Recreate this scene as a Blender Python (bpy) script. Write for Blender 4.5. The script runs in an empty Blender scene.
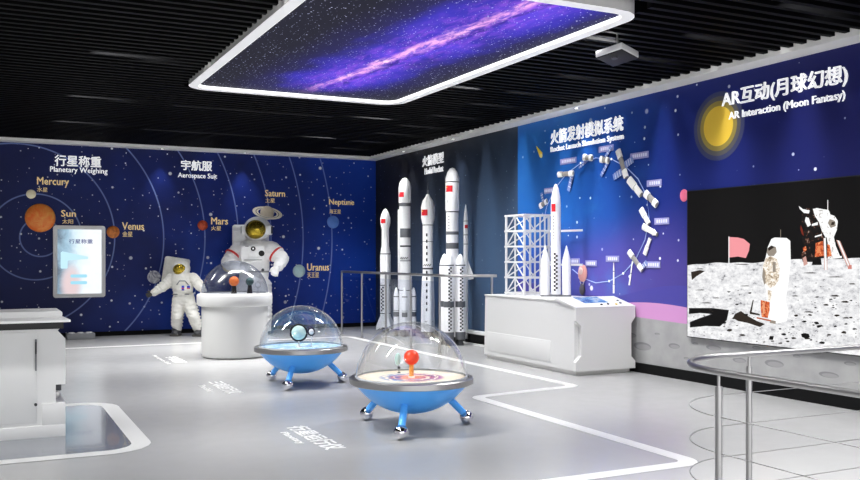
import bpy, bmesh, math, random
from mathutils import Vector, Matrix, Euler
random.seed(7)
C = bpy.context.scene.collection
PI = math.pi
TH = math.atan(447/900.)          # heading of the camera, clockwise from +Y
SN, CS = math.sin(TH), math.cos(TH)
XW, YW = 7.65, 18.05              # right wall plane, back wall plane
ZS = 3.588                        # underside of the bulkhead

# ------------------------------------------------------------------ helpers
def S(c):                         # sRGB 0-255 -> linear
    return tuple(((x/255.)/12.92 if x/255. <= .04045 else ((x/255.+.055)/1.055)**2.4) for x in c)

def mat(name, col, rough=.5, metal=0., emit=None, es=1., spec=.5, coat=0., var=0.):
    m = bpy.data.materials.new(name); m.use_nodes = True
    nt = m.node_tree; b = nt.nodes['Principled BSDF']
    c = S(col)+(1,)
    b.inputs['Base Color'].default_value = c
    b.inputs['Roughness'].default_value = rough
    b.inputs['Metallic'].default_value = metal
    b.inputs['Specular IOR Level'].default_value = spec
    b.inputs['Coat Weight'].default_value = coat
    if var:
        tc = nt.nodes.new('ShaderNodeTexCoord'); n = nt.nodes.new('ShaderNodeTexNoise')
        n.inputs['Scale'].default_value = 18; n.inputs['Detail'].default_value = 4
        r = nt.nodes.new('ShaderNodeValToRGB')
        r.color_ramp.elements[0].position = .3; r.color_ramp.elements[1].position = .7
        r.color_ramp.elements[0].color = tuple(x*(1-var) for x in c[:3])+(1,)
        r.color_ramp.elements[1].color = tuple(min(1, x*(1+var)) for x in c[:3])+(1,)
        nt.links.new(tc.outputs['Object'], n.inputs['Vector']); nt.links.new(n.outputs['Fac'], r.inputs['Fac'])
        nt.links.new(r.outputs['Color'], b.inputs['Base Color'])
    if emit:
        b.inputs['Emission Color'].default_value = S(emit)+(1,)
        b.inputs['Emission Strength'].default_value = es
    return m

def glass_mat(name, tint=(255,255,255), base=.04, edge=.6, power=.25, gloss=(255,255,255), rough=.02):
    m = bpy.data.materials.new(name); m.use_nodes = True
    nt = m.node_tree; nt.nodes.clear()
    o = nt.nodes.new('ShaderNodeOutputMaterial'); mx = nt.nodes.new('ShaderNodeMixShader')
    t = nt.nodes.new('ShaderNodeBsdfTransparent'); g = nt.nodes.new('ShaderNodeBsdfGlossy')
    t.inputs['Color'].default_value = S(tint)+(1,); g.inputs['Color'].default_value = S(gloss)+(1,)
    g.inputs['Roughness'].default_value = rough
    lw = nt.nodes.new('ShaderNodeLayerWeight'); lw.inputs['Blend'].default_value = power
    mr = nt.nodes.new('ShaderNodeMapRange'); mr.inputs['To Min'].default_value = base; mr.inputs['To Max'].default_value = edge
    nt.links.new(lw.outputs['Facing'], mr.inputs['Value']); nt.links.new(mr.outputs['Result'], mx.inputs['Fac'])
    nt.links.new(t.outputs[0], mx.inputs[1]); nt.links.new(g.outputs[0], mx.inputs[2]); nt.links.new(mx.outputs[0], o.inputs[0])
    return m

class NT:                          # tiny node-tree writer
    def __init__(s, name):
        s.m = bpy.data.materials.new(name); s.m.use_nodes = True
        s.t = s.m.node_tree; s.b = s.t.nodes['Principled BSDF']
        s.tc = s.t.nodes.new('ShaderNodeTexCoord'); s.obj = s.tc.outputs['Object']
        sp = s.t.nodes.new('ShaderNodeSeparateXYZ'); s.t.links.new(s.obj, sp.inputs[0])
        s.x, s.y, s.z = sp.outputs
    def put(s, v, sock):
        if hasattr(v, 'links') or hasattr(v, 'is_linked'): s.t.links.new(v, sock)
        else:
            if isinstance(v, tuple) and len(v) == 3 and sock.type == 'RGBA': v = v+(1,)
            sock.default_value = v
    def math(s, op, a, b=0., c=None, clamp=False):
        n = s.t.nodes.new('ShaderNodeMath'); n.operation = op; n.use_clamp = clamp
        s.put(a, n.inputs[0]); s.put(b, n.inputs[1])
        if c is not None: s.put(c, n.inputs[2])
        return n.outputs[0]
    def comb(s, x, y, z=0.):
        n = s.t.nodes.new('ShaderNodeCombineXYZ'); s.put(x, n.inputs[0]); s.put(y, n.inputs[1]); s.put(z, n.inputs[2])
        return n.outputs[0]
    def noise(s, v, scale, detail=3., rough=.5, dist=0.):
        n = s.t.nodes.new('ShaderNodeTexNoise'); s.put(v, n.inputs['Vector'])
        n.inputs['Scale'].default_value = scale; n.inputs['Detail'].default_value = detail
        n.inputs['Roughness'].default_value = rough; n.inputs['Distortion'].default_value = dist
        return n.outputs['Fac']
    def ramp(s, f, stops, interp='LINEAR'):
        n = s.t.nodes.new('ShaderNodeValToRGB'); s.put(f, n.inputs[0]); r = n.color_ramp; r.interpolation = interp
        while len(r.elements) < len(stops): r.elements.new(.5)
        for e, (p, c) in zip(r.elements, stops): e.position = p; e.color = tuple(c)+(1,)
        return n.outputs[0]
    def rng(s, v, a, b, c=0., d=1.):
        n = s.t.nodes.new('ShaderNodeMapRange'); n.interpolation_type = 'SMOOTHSTEP'
        s.put(v, n.inputs[0])
        for k, q in zip((1, 2, 3, 4), (a, b, c, d)): n.inputs[k].default_value = q
        return n.outputs[0]
    def mix(s, f, a, b, kind='MIX'):
        n = s.t.nodes.new('ShaderNodeMix'); n.data_type = 'RGBA'; n.blend_type = kind
        s.put(f, n.inputs[0]); s.put(a, n.inputs[6]); s.put(b, n.inputs[7])
        return n.outputs[2]
    def stars(s, v, scale, lo, hi, off):       # round dots of uneven size, one per cell
        mp = s.t.nodes.new('ShaderNodeVectorMath'); mp.operation = 'ADD'; s.put(v, mp.inputs[0]); mp.inputs[1].default_value = off
        n = s.t.nodes.new('ShaderNodeTexVoronoi'); n.voronoi_dimensions = '2D'; s.t.links.new(mp.outputs[0], n.inputs['Vector'])
        n.inputs['Scale'].default_value = scale
        sp = s.t.nodes.new('ShaderNodeSeparateColor'); s.t.links.new(n.outputs['Color'], sp.inputs[0])
        rad = s.rng(sp.outputs[0], .35, 1., lo, hi)
        d = s.math('SUBTRACT', rad, n.outputs['Distance'])
        f = s.math('MULTIPLY', d, 60., clamp=True)
        return s.math('MULTIPLY', f, s.rng(sp.outputs[1], 0., 1., .4, 1.))
    def ring(s, a, b, ca, cb, r, w):
        d = s.math('SQRT', s.math('ADD', s.math('POWER', s.math('SUBTRACT', a, ca), 2.), s.math('POWER', s.math('SUBTRACT', b, cb), 2.)))
        e = s.math('ABSOLUTE', s.math('SUBTRACT', d, r))
        return s.rng(e, w*.55, w*1.1, 1., 0.)
    def disc(s, a, b, ca, cb, ra, rb, soft=.06):
        d = s.math('ADD', s.math('POWER', s.math('DIVIDE', s.math('SUBTRACT', a, ca), ra), 2.), s.math('POWER', s.math('DIVIDE', s.math('SUBTRACT', b, cb), rb), 2.))
        return s.rng(d, 1-soft, 1+soft, 1., 0.)
    def add(s, a, b): return s.math('ADD', a, b, clamp=True)

class MB:
    """collects shapes into one mesh; material slots follow the order in which they are used"""
    def __init__(s): s.bm = bmesh.new(); s.mats = []
    def mi(s, m):
        if m is None: return 0
        if m not in s.mats: s.mats.append(m)
        return s.mats.index(m)
    def _fin(s, vs, m, M=None):
        if M is not None: bmesh.ops.transform(s.bm, matrix=M, verts=vs)
        k = s.mi(m)
        for f in {f for v in vs for f in v.link_faces}: f.material_index = k
        return s
    def box(s, x0, x1, y0, y1, z0, z1, m=None, bev=0., M=None):
        r = bmesh.ops.create_cube(s.bm, size=1.)['verts']
        bmesh.ops.transform(s.bm, matrix=Matrix.Translation(((x0+x1)/2, (y0+y1)/2, (z0+z1)/2)) @ Matrix.Diagonal((abs(x1-x0), abs(y1-y0), abs(z1-z0), 1)), verts=r)
        if bev:
            es = list({e for v in r for e in v.link_edges})
            q = bmesh.ops.bevel(s.bm, geom=es, offset=bev, segments=3, profile=.5, affect='EDGES')
            r = list({v for f in q['faces'] for v in f.verts} | {v for v in r if v.is_valid})
            r = s._island(r)
        return s._fin(r, m, M)
    def _island(s, seed):
        seen = set(v for v in seed if v.is_valid); st = list(seen)
        while st:
            v = st.pop()
            for e in v.link_edges:
                o = e.other_vert(v)
                if o not in seen: seen.add(o); st.append(o)
        return list(seen)
    def cyl(s, p0, p1, r0, r1=None, m=None, seg=24, M=None):
        r1 = r0 if r1 is None else r1
        p0, p1 = Vector(p0), Vector(p1); d = p1-p0
        q = bmesh.ops.create_cone(s.bm, cap_ends=True, segments=seg, radius1=max(r0, 1e-4), radius2=max(r1, 1e-4), depth=d.length)['verts']
        T = Matrix.Translation((p0+p1)/2) @ d.to_track_quat('Z', 'Y').to_matrix().to_4x4()
        bmesh.ops.transform(s.bm, matrix=T, verts=q)
        return s._fin(q, m, M)
    def ball(s, c, r, m=None, sc=(1, 1, 1), seg=24, M=None):
        q = bmesh.ops.create_uvsphere(s.bm, u_segments=seg, v_segments=max(8, seg*2//3), radius=r)['verts']
        bmesh.ops.transform(s.bm, matrix=Matrix.Translation(c) @ Matrix.Diagonal((*sc, 1)), verts=q)
        return s._fin(q, m, M)
    def lathe(s, prof, c=(0, 0, 0), m=None, seg=48, M=None):
        rows = []
        for r, z in prof:
            if r < 1e-5: rows.append([s.bm.verts.new((c[0], c[1], c[2]+z))])
            else: rows.append([s.bm.verts.new((c[0]+r*math.cos(2*PI*k/seg), c[1]+r*math.sin(2*PI*k/seg), c[2]+z)) for k in range(seg)])
        k_ = s.mi(m); vs = [v for r in rows for v in r]
        for a, b in zip(rows, rows[1:]):
            for k in range(seg):
                n = (k+1) % seg
                if len(a) == 1 and len(b) == 1: continue
                if len(a) == 1: f = [a[0], b[n], b[k]]
                elif len(b) == 1: f = [a[k], a[n], b[0]]
                else: f = [a[k], a[n], b[n], b[k]]
                try: s.bm.faces.new(f).material_index = k_
                except ValueError: pass
        if M is not None: bmesh.ops.transform(s.bm, matrix=M, verts=vs)
        return s
    def poly(s, pts, m=None):
        s.bm.faces.new([s.bm.verts.new(p) for p in pts]).material_index = s.mi(m); return s
    def prism(s, pts, vec, m=None):             # closed outline swept by vec
        a = [s.bm.verts.new(p) for p in pts]; b = [s.bm.verts.new(Vector(p)+Vector(vec)) for p in pts]; k = s.mi(m); n = len(a)
        s.bm.faces.new(a).material_index = k; s.bm.faces.new(b[::-1]).material_index = k
        for i in range(n): s.bm.faces.new([a[i], b[i], b[(i+1) % n], a[(i+1) % n]]).material_index = k
        return s
    def tube(s, pts, r, m=None, seg=10, closed=False):
        pts = [Vector(p) for p in pts]; n = len(pts); rows = []; up = Vector((0, 0, 1)); k_ = s.mi(m)
        for i, p in enumerate(pts):
            a = pts[(i-1) % n] if (closed or i) else p; b = pts[(i+1) % n] if (closed or i < n-1) else p
            t = (b-a).normalized(); u = t.cross(up)
            if u.length < 1e-3: u = t.cross(Vector((1, 0, 0)))
            u.normalize(); w = u.cross(t)
            rr = r[i] if isinstance(r, (list, tuple)) else r
            rows.append([s.bm.verts.new(p+u*rr*math.cos(2*PI*k/seg)+w*rr*math.sin(2*PI*k/seg)) for k in range(seg)])
        for i in range(n if closed else n-1):
            a, b = rows[i], rows[(i+1) % n]
            for k in range(seg): s.bm.faces.new([a[k], a[(k+1) % seg], b[(k+1) % seg], b[k]]).material_index = k_
        if not closed:
            s.bm.faces.new(rows[0][::-1]).material_index = k_; s.bm.faces.new(rows[-1]).material_index = k_
        return s
    def ribbon(s, path, w, z, h, m=None, closed=False):     # flat band along a path on the floor
        n = len(path); L = []; R = []
        for i, p in enumerate(path):
            a = Vector(path[(i-1) % n]) if (closed or i) else Vector(p); b = Vector(path[(i+1) % n]) if (closed or i < n-1) else Vector(p)
            t = (b-a).normalized(); nn = Vector((-t.y, t.x))
            L.append(s.bm.verts.new((p[0]+nn.x*w/2, p[1]+nn.y*w/2, z+h))); R.append(s.bm.verts.new((p[0]-nn.x*w/2, p[1]-nn.y*w/2, z+h)))
        for i in range(n if closed else n-1):
            j = (i+1) % n; s.bm.faces.new([R[i], R[j], L[j], L[i]]).material_index = s.mi(m)
        return s
    def mesh(s, name, off=None, sharp=.6):
        if off is not None: bmesh.ops.translate(s.bm, verts=s.bm.verts, vec=-Vector(off))
        bmesh.ops.recalc_face_normals(s.bm, faces=s.bm.faces)
        for f in s.bm.faces: f.smooth = True
        for e in s.bm.edges:
            if len(e.link_faces) == 2 and e.calc_face_angle(0.) > sharp: e.smooth = False
        me = bpy.data.meshes.new(name); s.bm.to_mesh(me); s.bm.free()
        for m in s.mats: me.materials.append(m)
        return me
    def build(s, name, m=None, parent=None, world=False, loc=None, sharp=.6):
        if m is not None and not s.mats: s.mats = [m]
        off = None
        if world and parent is not None: off = parent.location
        if world and loc is not None: off = loc
        o = bpy.data.objects.new(name, s.mesh(name, off, sharp)); C.objects.link(o)
        if parent is not None: o.parent = parent
        elif loc is not None: o.location = loc
        return o

def tag(o, label=None, cat=None, group=None, kind=None):
    if label: o['label'] = label
    if cat: o['category'] = cat
    if group: o['group'] = group
    if kind: o['kind'] = kind
    return o
def thing(name, label, cat, loc=(0, 0, 0), rz=0., group=None):
    o = bpy.data.objects.new(name, None); C.objects.link(o); o.location = loc; o.rotation_euler = (0, 0, rz)
    o.empty_display_size = .1
    return tag(o, label, cat, group)
def copy_tree(o, parent=None):
    c = o.copy(); C.objects.link(c); c.parent = parent
    for ch in list(o.children): copy_tree(ch, c)
    return c

def baked(o):                       # modifiers applied into a fresh mesh
    dg = bpy.context.evaluated_depsgraph_get(); dg.update()
    me = bpy.data.meshes.new_from_object(o.evaluated_get(dg)); return me

RIGHT = Matrix(((0, 0, -1), (-1, 0, 0), (0, 1, 0)))      # lettering on the right wall (reads towards -Y, faces -X)
BACK = Matrix(((1, 0, 0), (0, 0, -1), (0, 1, 0)))        # lettering on the back wall (reads towards +X, faces -Y)
FLOOR = Matrix(((0, 1, 0), (-1, 0, 0), (0, 0, 1)))       # lettering on the floor (reads towards -Y)
def text(name, s, basis, origin, w, h, depth, m, parent=None, bold=.012):
    """letters fitted into a w x h box whose lower-left corner is at origin"""
    cu = bpy.data.curves.new(name, 'FONT'); cu.body = s; cu.extrude = .02; cu.resolution_u = 2
    t = bpy.data.objects.new(name, cu); C.objects.link(t); one = baked(t)
    bpy.data.objects.remove(t); bpy.data.curves.remove(cu)
    bm = bmesh.new()
    for k, (dx, dy) in enumerate(((-1, 0), (1, 0), (0, 1), (0, -1), (0, 0))):      # heavier strokes
        n0 = len(bm.verts); bm.from_mesh(one); bm.verts.ensure_lookup_table()
        for v in bm.verts[n0:]: v.co.x += dx*bold; v.co.y += dy*bold*.7; v.co.z += (.0008*k if v.co.z > 0 else 0)
    me = bpy.data.meshes.new(name); bm.to_mesh(me); bm.free()
    xs = [v.co.x for v in me.vertices]; ys = [v.co.y for v in me.vertices]; zs = [v.co.z for v in me.vertices]
    x0, x1, y0, y1, z0, z1 = min(xs), max(xs), min(ys), max(ys), min(zs), max(zs)
    o = bpy.data.objects.new(name, me); C.objects.link(o)
    og = Vector(origin)
    if parent is not None: o.parent = parent; base = og-Vector(parent.location)
    else: base = Vector((0, 0, 0)); o.location = og
    for v in me.vertices:
        l = Vector(((v.co.x-x0)/(x1-x0)*w, (v.co.y-y0)/(y1-y0)*h, (v.co.z-z0)/(z1-z0)*depth))
        v.co = basis @ l + base
    me.materials.clear(); me.materials.append(m)
    return o

def rounded(pts, r, n=6, closed=False):         # fillet the corners of a 2-D path
    out = []; N = len(pts)
    for i, p in enumerate(pts):
        if not closed and i in (0, N-1): out.append(tuple(p)); continue
        p = Vector(p); a = Vector(pts[(i-1) % N]); b = Vector(pts[(i+1) % N])
        u = (a-p).normalized(); v = (b-p).normalized()
        ang = u.angle(v); t = r/math.tan(ang/2); c = p+(u+v).normalized()*(r/math.sin(ang/2))
        s0 = p+u*t; s1 = p+v*t
        for k in range(n+1):
            q = s0.lerp(s1, k/n)-c; out.append(tuple(c+q.normalized()*r))
    return out

# ------------------------------------------------------------------ materials
M_white = mat('white_lacquer', (222, 222, 220), .28)
M_white2 = mat('white_matte', (225, 225, 222), .5)
M_offw = mat('off_white_panel', (214, 213, 210), .35)
M_black = mat('black_satin', (10, 10, 11), .5)
M_blackm = mat('black_matte', (5, 5, 6), .8, spec=.2)
M_dark = mat('dark_grey', (60, 61, 64), .45)
M_grey = mat('mid_grey', (130, 131, 134), .5)
M_steel = mat('brushed_steel', (166, 165, 165), .34, 1.)
M_chrome = mat('chrome', (215, 215, 220), .06, 1.)
M_blue = mat('sky_blue_lacquer', (84, 172, 252), .32)
M_red = mat('flag_red', (214, 20, 36), .5)
M_yel = mat('yellow', (244, 206, 60), .5)
M_gold = mat('gold_lettering', (236, 208, 150), .4, .0, emit=(236, 208, 150), es=.2)  # faint glow added to lighten the gold; the letters are no lamps
M_goldv = mat('gold_visor', (176, 152, 50), .22, .85)
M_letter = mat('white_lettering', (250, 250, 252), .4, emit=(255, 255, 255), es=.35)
M_paint = mat('floor_white_paint', (216, 216, 214), .3)
M_suit = mat('suit_fabric', (238, 236, 228), .8, var=.06)
M_suit2 = mat('suit_fabric_white', (250, 250, 250), .75, var=.04)
M_boot = mat('boot_rubber', (70, 68, 64), .8)
M_dome = glass_mat('clear_dome', (253, 254, 255), .02, .7, .2, rough=.07)
M_domet = glass_mat('smoked_dome', (216, 219, 226), .02, .6, .15, rough=.16)
M_pane = glass_mat('railing_glass', (244, 246, 250), .012, .2, .2)
M_rocket = mat('rocket_white', (248, 248, 248), .4)
M_orange = mat('orange_ball', (244, 82, 40), .4)

# ------------------------------------------------------------------ setting: floor, walls, ceiling
def floor_material():
    n = NT('polished_grey_floor')
    f = n.noise(n.obj, .35, 3.)
    g = n.noise(n.obj, 6., 2.)
    col = n.ramp(f, [(.3, S((162, 162, 162))), (.7, S((168, 168, 167)))])
    n.t.links.new(col, n.b.inputs['Base Color'])
    n.t.links.new(n.rng(g, .2, .8, .22, .26), n.b.inputs['Roughness'])
    n.b.inputs['Specular IOR Level'].default_value = .5
    return n.m
fl = MB().box(-5, XW+.2, -3, YW+.2, -.1, 0, floor_material()).build('floor'); tag(fl, kind='structure')

def back_wall_material():
    n = NT('solar_system_mural')
    base = n.ramp(n.noise(n.comb(n.x, 0., n.z), .45, 4., .55), [(.3, S((8, 20, 74))), (.5, S((12, 38, 120))), (.7, S((22, 62, 160)))])
    base = n.mix(n.rng(n.x, 4.5, 7.5, 0., .55), base, S((10, 62, 172)))
    base = n.mix(n.math('MULTIPLY', n.rng(n.x, 4.6, .6), .8), base, S((14, 22, 70)))
    v = n.comb(n.x, n.z)
    st = n.add(n.stars(v, 3.2, 0., .075, (3.1, 1.7, 0)), n.stars(v, 6.5, 0., .09, (.3, 7.7, 0)))
    st = n.add(st, n.stars(v, 1.3, -.03, .05, (11.3, 4.2, 0)))
    base = n.mix(st, base, (.95, .97, 1.))
    rings = 0.
    for c, zc, r in ((.95, 1.86, .35), (.87, 1.87, .79), (.55, 1.87, 1.70), (.64, 1.85, 2.52), (.9, 1.87, 3.06), (.9, 1.87, 3.73), (1., 1.87, 4.31), (1., 1.87, 5.0), (1., 1.87, 5.64)):
        rings = n.add(rings, n.ring(n.x, n.z, c, zc, r, .015))
    base = n.mix(n.math('MULTIPLY', rings, .5), base, S((150, 172, 232)))
    n.t.links.new(base, n.b.inputs['Base Color']); n.b.inputs['Roughness'].default_value = .5; n.b.inputs['Specular IOR Level'].default_value = .25
    return n.m
tag(MB().box(-5, XW, YW, YW+.2, 0, 4.2, back_wall_material()).build('wall_back'), kind='structure')

def right_wall_material():
    n = NT('moon_mural')
    v = n.comb(n.y, n.z)
    # space mural
    up = n.ramp(n.rng(n.y, 5.8, 12.3), [(0., S((26, 30, 92))), (.45, S((24, 42, 120))), (.75, S((26, 78, 160))), (1., S((36, 104, 184)))])
    low = n.ramp(n.rng(n.y, 5.8, 12.3), [(0., S((54, 48, 118))), (.45, S((74, 64, 140))), (.8, S((84, 78, 164))), (1., S((46, 80, 172)))])
    sky = n.mix(n.rng(n.math('ADD', n.z, n.math('MULTIPLY', n.noise(v, .8, 2.), .5)), 1.5, 2.45, 1., 0.), up, low)
    cl = n.noise(v, 1.3, 5., .6)
    sky = n.mix(n.math('MULTIPLY', n.rng(n.y, 8.2, 10.5), n.rng(cl, .5, .8, 0., .4)), sky, S((60, 130, 200)))
    sky = n.mix(n.stars(v, 3.4, 0., .075, (1.4, 5.2, 0)), sky, (.92, .95, 1.))
    sky = n.mix(n.stars(v, .9, -.02, .04, (7.4, 2.2, 0)), sky, (.95, .95, 1.))
    # lilac hill, pink hill, moon ground
    h1 = n.math('ADD', 1.02, n.math('MULTIPLY', n.math('SINE', n.math('MULTIPLY', n.math('SUBTRACT', n.y, 7.5), 1.6)), .13))
    sky = n.mix(n.math('LESS_THAN', n.z, h1), sky, S((70, 66, 148)))
    h2 = n.math('ADD', .86, n.math('MULTIPLY', n.math('SINE', n.math('MULTIPLY', n.math('SUBTRACT', n.y, 8.1), 1.7)), .055))
    sky = n.mix(n.math('LESS_THAN', n.z, h2), sky, S((196, 140, 190)))
    h3 = n.math('ADD', .705, n.math('MULTIPLY', n.math('SINE', n.math('MULTIPLY', n.math('SUBTRACT', n.y, 9.), 1.1)), .03))
    gr = n.ramp(n.noise(v, 5., 4.), [(.3, S((150, 150, 150))), (.7, S((164, 164, 163)))])
    for (cy, cz, a, b) in ((9.22, .345, .17, .052), (8.62, .40, .10, .033), (9.45, .47, .11, .03), (8.93, .525, .05, .014), (8.25, .46, .05, .014), (7.95, .44, .12, .03), (7.55, .335, .10, .03),
                           (7.3, .50, .06, .018), (7.05, .35, .13, .04), (6.75, .46, .05, .016), (6.5, .52, .06, .018), (6.35, .31, .12, .03), (6.1, .45, .07, .02), (5.6, .4, .14, .04), (8.4, .27, .05, .014), (6.9, .56, .05, .012)):
        gr = n.mix(n.disc(n.y, n.z, cy, cz, a, b, .12), gr, S((124, 124, 126)))
        gr = n.mix(n.disc(n.y, n.z, cy-a*.12, cz-b*.22, a*.82, b*.7, .2), gr, S((144, 144, 144)))
    sky = n.mix(n.math('LESS_THAN', n.z, h3), sky, gr)
    # charcoal section near the corner
    ch = n.ramp(n.rng(n.math('ADD', n.math('MULTIPLY', n.z, .9), n.math('MULTIPLY', n.y, .55)), 8.3, 12.2), [(0., S((58, 80, 108))), (.45, S((42, 54, 72))), (1., S((31, 31, 34)))])
    ch = n.mix(n.rng(n.noise(v, 2., 6., .65), .5, .8, 0., .3), ch, S((62, 80, 104)))
    ch = n.mix(n.stars(v, 5., 0., .05, (9, 3, 0)), ch, (.5, .6, .7))
    col = n.mix(n.math('GREATER_THAN', n.y, 12.25), sky, ch)
    n.t.links.new(col, n.b.inputs['Base Color']); n.b.inputs['Roughness'].default_value = .45; n.b.inputs['Specular IOR Level'].default_value = .25
    return n.m
tag(MB().box(XW, XW+.2, -3, YW+.2, 0, 4.2, right_wall_material()).build('wall_right'), kind='structure')
tag(MB().box(-5.2, -5, -3, YW+.2, 0, 4.2, mat('wall_paint_left', (225, 225, 228), .6)).build('wall_left'), kind='structure')

# bulkheads over both walls, baseboards
M_bulk = mat('bulkhead_paint', (240, 239, 236), .5)
tag(MB().box(-5, XW, YW-.29, YW, ZS, 3.66, M_bulk).build('trim_1'), kind='structure')
tag(MB().box(XW-.29, XW, -3, YW-.29, ZS, 4.0, M_bulk).build('trim_2'), kind='structure')
tag(MB().box(-5, XW-.012, YW-.012, YW, 0, .085, M_blackm).build('baseboard_back'), kind='structure')
tag(MB().box(XW-.012, XW, -3, YW, 0, .125, M_blackm).build('baseboard_right'), kind='structure')

# ceiling: a dark slab with black baffles running along the room's width
c = MB()
c.box(-5.2, XW+.2, -3, YW+.2, 4.0, 4.1, M_blackm)
M_slat = mat('black_baffle', (2, 2, 3), .6, spec=.08)
PX0, PX1, PY0, PY1 = 2.23, 5.12, 6.08, 11.33
y = -2.9
while y < YW-.3:
    if PY0-.06 < y < PY1+.01:
        c.box(-5, PX0+.01, y, y+.06, 3.633, 3.75, M_slat); c.box(PX1-.01, XW-.27, y, y+.06, 3.633, 3.75, M_slat)
    else: c.box(-5, XW-.27, y, y+.06, 3.633, 3.75, M_slat)
    y += .1655
tag(c.build('ceiling'), kind='structure')

# white markings on the floor
l1 = rounded([(-4.5, 15.85), (6.17, 15.85), (6.17, 8.62), (4.72, 8.42), (4.66, 5.02), (-4.5, 5.02)], .14)
tag(MB().ribbon(l1, .14, 0, .002, M_paint).build('trim_3'), kind='structure')
loop = rounded([(-4.5, 7.27), (1.145, 7.27), (1.145, 9.79), (-4.5, 9.79)], .30)
tag(MB().ribbon(loop, .15, 0, .003, M_paint).build('trim_4'), kind='structure')
tag(MB().poly([(p[0], p[1], .002) for p in loop], mat('blue_grey_floor_inset', (122, 126, 134), .14, coat=.3)).build('trim_5'), kind='structure')

# ------------------------------------------------------------------ floor lettering
M_fl = mat('floor_letter_paint', (222, 222, 220), .35)
for s, e, oy, xe, w1, xc, w2, y2, lab in (
        ('宇航服', 'Aerospace Suit', 14.2, 2.29, 1.3, 2.43, .85, 13.85, 'white floor lettering in front of the small astronaut figure'),
        ('三球运行仪', 'Three Globes', 10.62, 2.24, .55, 2.40, 1.05, 10.85, 'faint white floor lettering left of the blue-topped saucer table'),
        ('行星运行仪', 'Planetary', 7.45, 2.25, .52, 2.38, 1.05, 7.66, 'white floor lettering in front of the cream-topped saucer table')):
    t = thing('floor_lettering', lab, 'floor sign', (xc, y2, 0))
    text('lettering', s, FLOOR, (xc, y2, .001), w2, .19, .002, M_fl, t, .035)
    text('english_lettering', e, FLOOR, (xe, oy, .001), w1, .085, .002, M_fl, t, .03)

# ------------------------------------------------------------------ lettering on the walls
def sign(name, label, rows, basis, loc):
    t = thing(name, label, 'sign', loc)
    for pn, s, org, w, h, m, bold in rows: text(pn, s, basis, org, w, h, .014, m, t, bold*1.1)
    return t
Yb = YW-.001
sign('wall_lettering', 'white raised title 行星称重 Planetary Weighing above the touch display', [
    ('chinese_title', '行星称重', (1.188, Yb, 3.19), .82, .21, M_letter, .02), ('english_title', 'Planetary Weighing', (1.11, Yb, 3.05), 1.01, .13, M_letter, .012)], BACK, (1.6, Yb, 3.05))
sign('wall_lettering', 'white raised title 宇航服 Aerospace Suit on the blue back wall', [
    ('chinese_title', '宇航服', (3.49, Yb, 3.21), .61, .205, M_letter, .02), ('english_title', 'Aerospace Suit', (3.43, Yb, 3.035), .77, .13, M_letter, .012)], BACK, (3.8, Yb, 3.03))
Xb = XW-.001
sign('wall_lettering', 'white raised title 火箭模型 Model Rocket on the charcoal wall section', [
    ('chinese_title', '火箭模型', (Xb, 15.72, 3.245), .90, .21, M_letter, .02), ('english_title', 'Model Rocket', (Xb, 15.62, 3.09), .78, .12, M_letter, .012)], RIGHT, (Xb, 15.3, 3.09))
sign('wall_lettering', 'white raised title 火箭发射模拟系统 Rocket Launch Simulation System on the blue mural', [
    ('chinese_title', '火箭发射模拟系统', (Xb, 11.31, 3.185), 1.71, .215, M_letter, .02), ('english_title', 'Rocket Launch Simulation System', (Xb, 11.31, 3.05), 1.72, .105, M_letter, .012)], RIGHT, (Xb, 10.5, 3.05))
sign('wall_lettering', 'white raised title AR互动(月球幻想) AR Interaction (Moon Fantasy) above the moon screen', [
    ('chinese_title', 'AR互动(月球幻想)', (Xb, 7.81, 3.19), 1.69, .225, M_letter, .02), ('english_title', 'AR Interaction (Moon Fantasy)', (Xb, 7.70, 3.045), 1.55, .11, M_letter, .012)], RIGHT, (Xb, 7., 3.05))

# ------------------------------------------------------------------ planets on the back wall
def planet_mat(name, a, b, scale=9., dist=1.):
    n = NT(name); f = n.noise(n.obj, scale, 5., .6, dist)
    col = n.ramp(f, [(.3, S(a)), (.68, S(b))]); n.t.links.new(col, n.b.inputs['Base Color'])
    n.b.inputs['Roughness'].default_value = .5
    n.t.links.new(col, n.b.inputs['Emission Color']); n.b.inputs['Emission Strength'].default_value = .0
    return n.m
def planet(name, label, x, z, r, m, cap=None, ring=False):
    t = thing(name, label, 'planet model', (x, Yb, z))
    p = MB().ball((0, 0, 0), r, m, (1, .35, 1), 32).build('globe', None, t)
    for v in p.data.vertices: v.co.y = min(v.co.y, 0)
    if ring:
        q = MB(); k = 48; R0, R1 = .2, .31; tl = math.radians(8)
        mr = mat('saturn_ring', (226, 218, 200), .5); mg = mat('saturn_ring_gap', (70, 70, 84), .6)
        for (a, b, mm) in ((.195, .235, mr), (.235, .25, mg), (.25, .315, mr)):
            for i in range(k):
                f = lambda rr, th: (rr*math.cos(th)*math.cos(tl)+rr*.4*math.sin(th)*math.sin(tl), -.03+.028*math.sin(th), rr*.4*math.sin(th)*math.cos(tl)-rr*math.cos(th)*math.sin(tl))
                a0, a1 = 2*PI*i/k, 2*PI*(i+1)/k
                q.poly([f(a, a0), f(b, a0), f(b, a1), f(a, a1)], mm)
        o = q.build('ring', None, t)
    if cap:
        (s, x0, x1, z0, z1), (cs, cx0, cx1, cz0, cz1) = cap
        text('name_lettering', s, BACK, (x0, Yb, z0), x1-x0, z1-z0, .008, M_gold, t, .018)
        text('chinese_lettering', cs, BACK, (cx0, Yb, cz0), cx1-cx0, cz1-cz0, .008, M_gold, t, .008)
    return t
planet('sun_model', 'large orange sun disc on the blue back wall', .945, 2.22, .262, planet_mat('sun_surface', (250, 104, 24), (255, 176, 84), 7.), (('Sun', 1.30, 1.56, 2.25, 2.375), ('太阳', 1.32, 1.51, 2.12, 2.205)))
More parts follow.
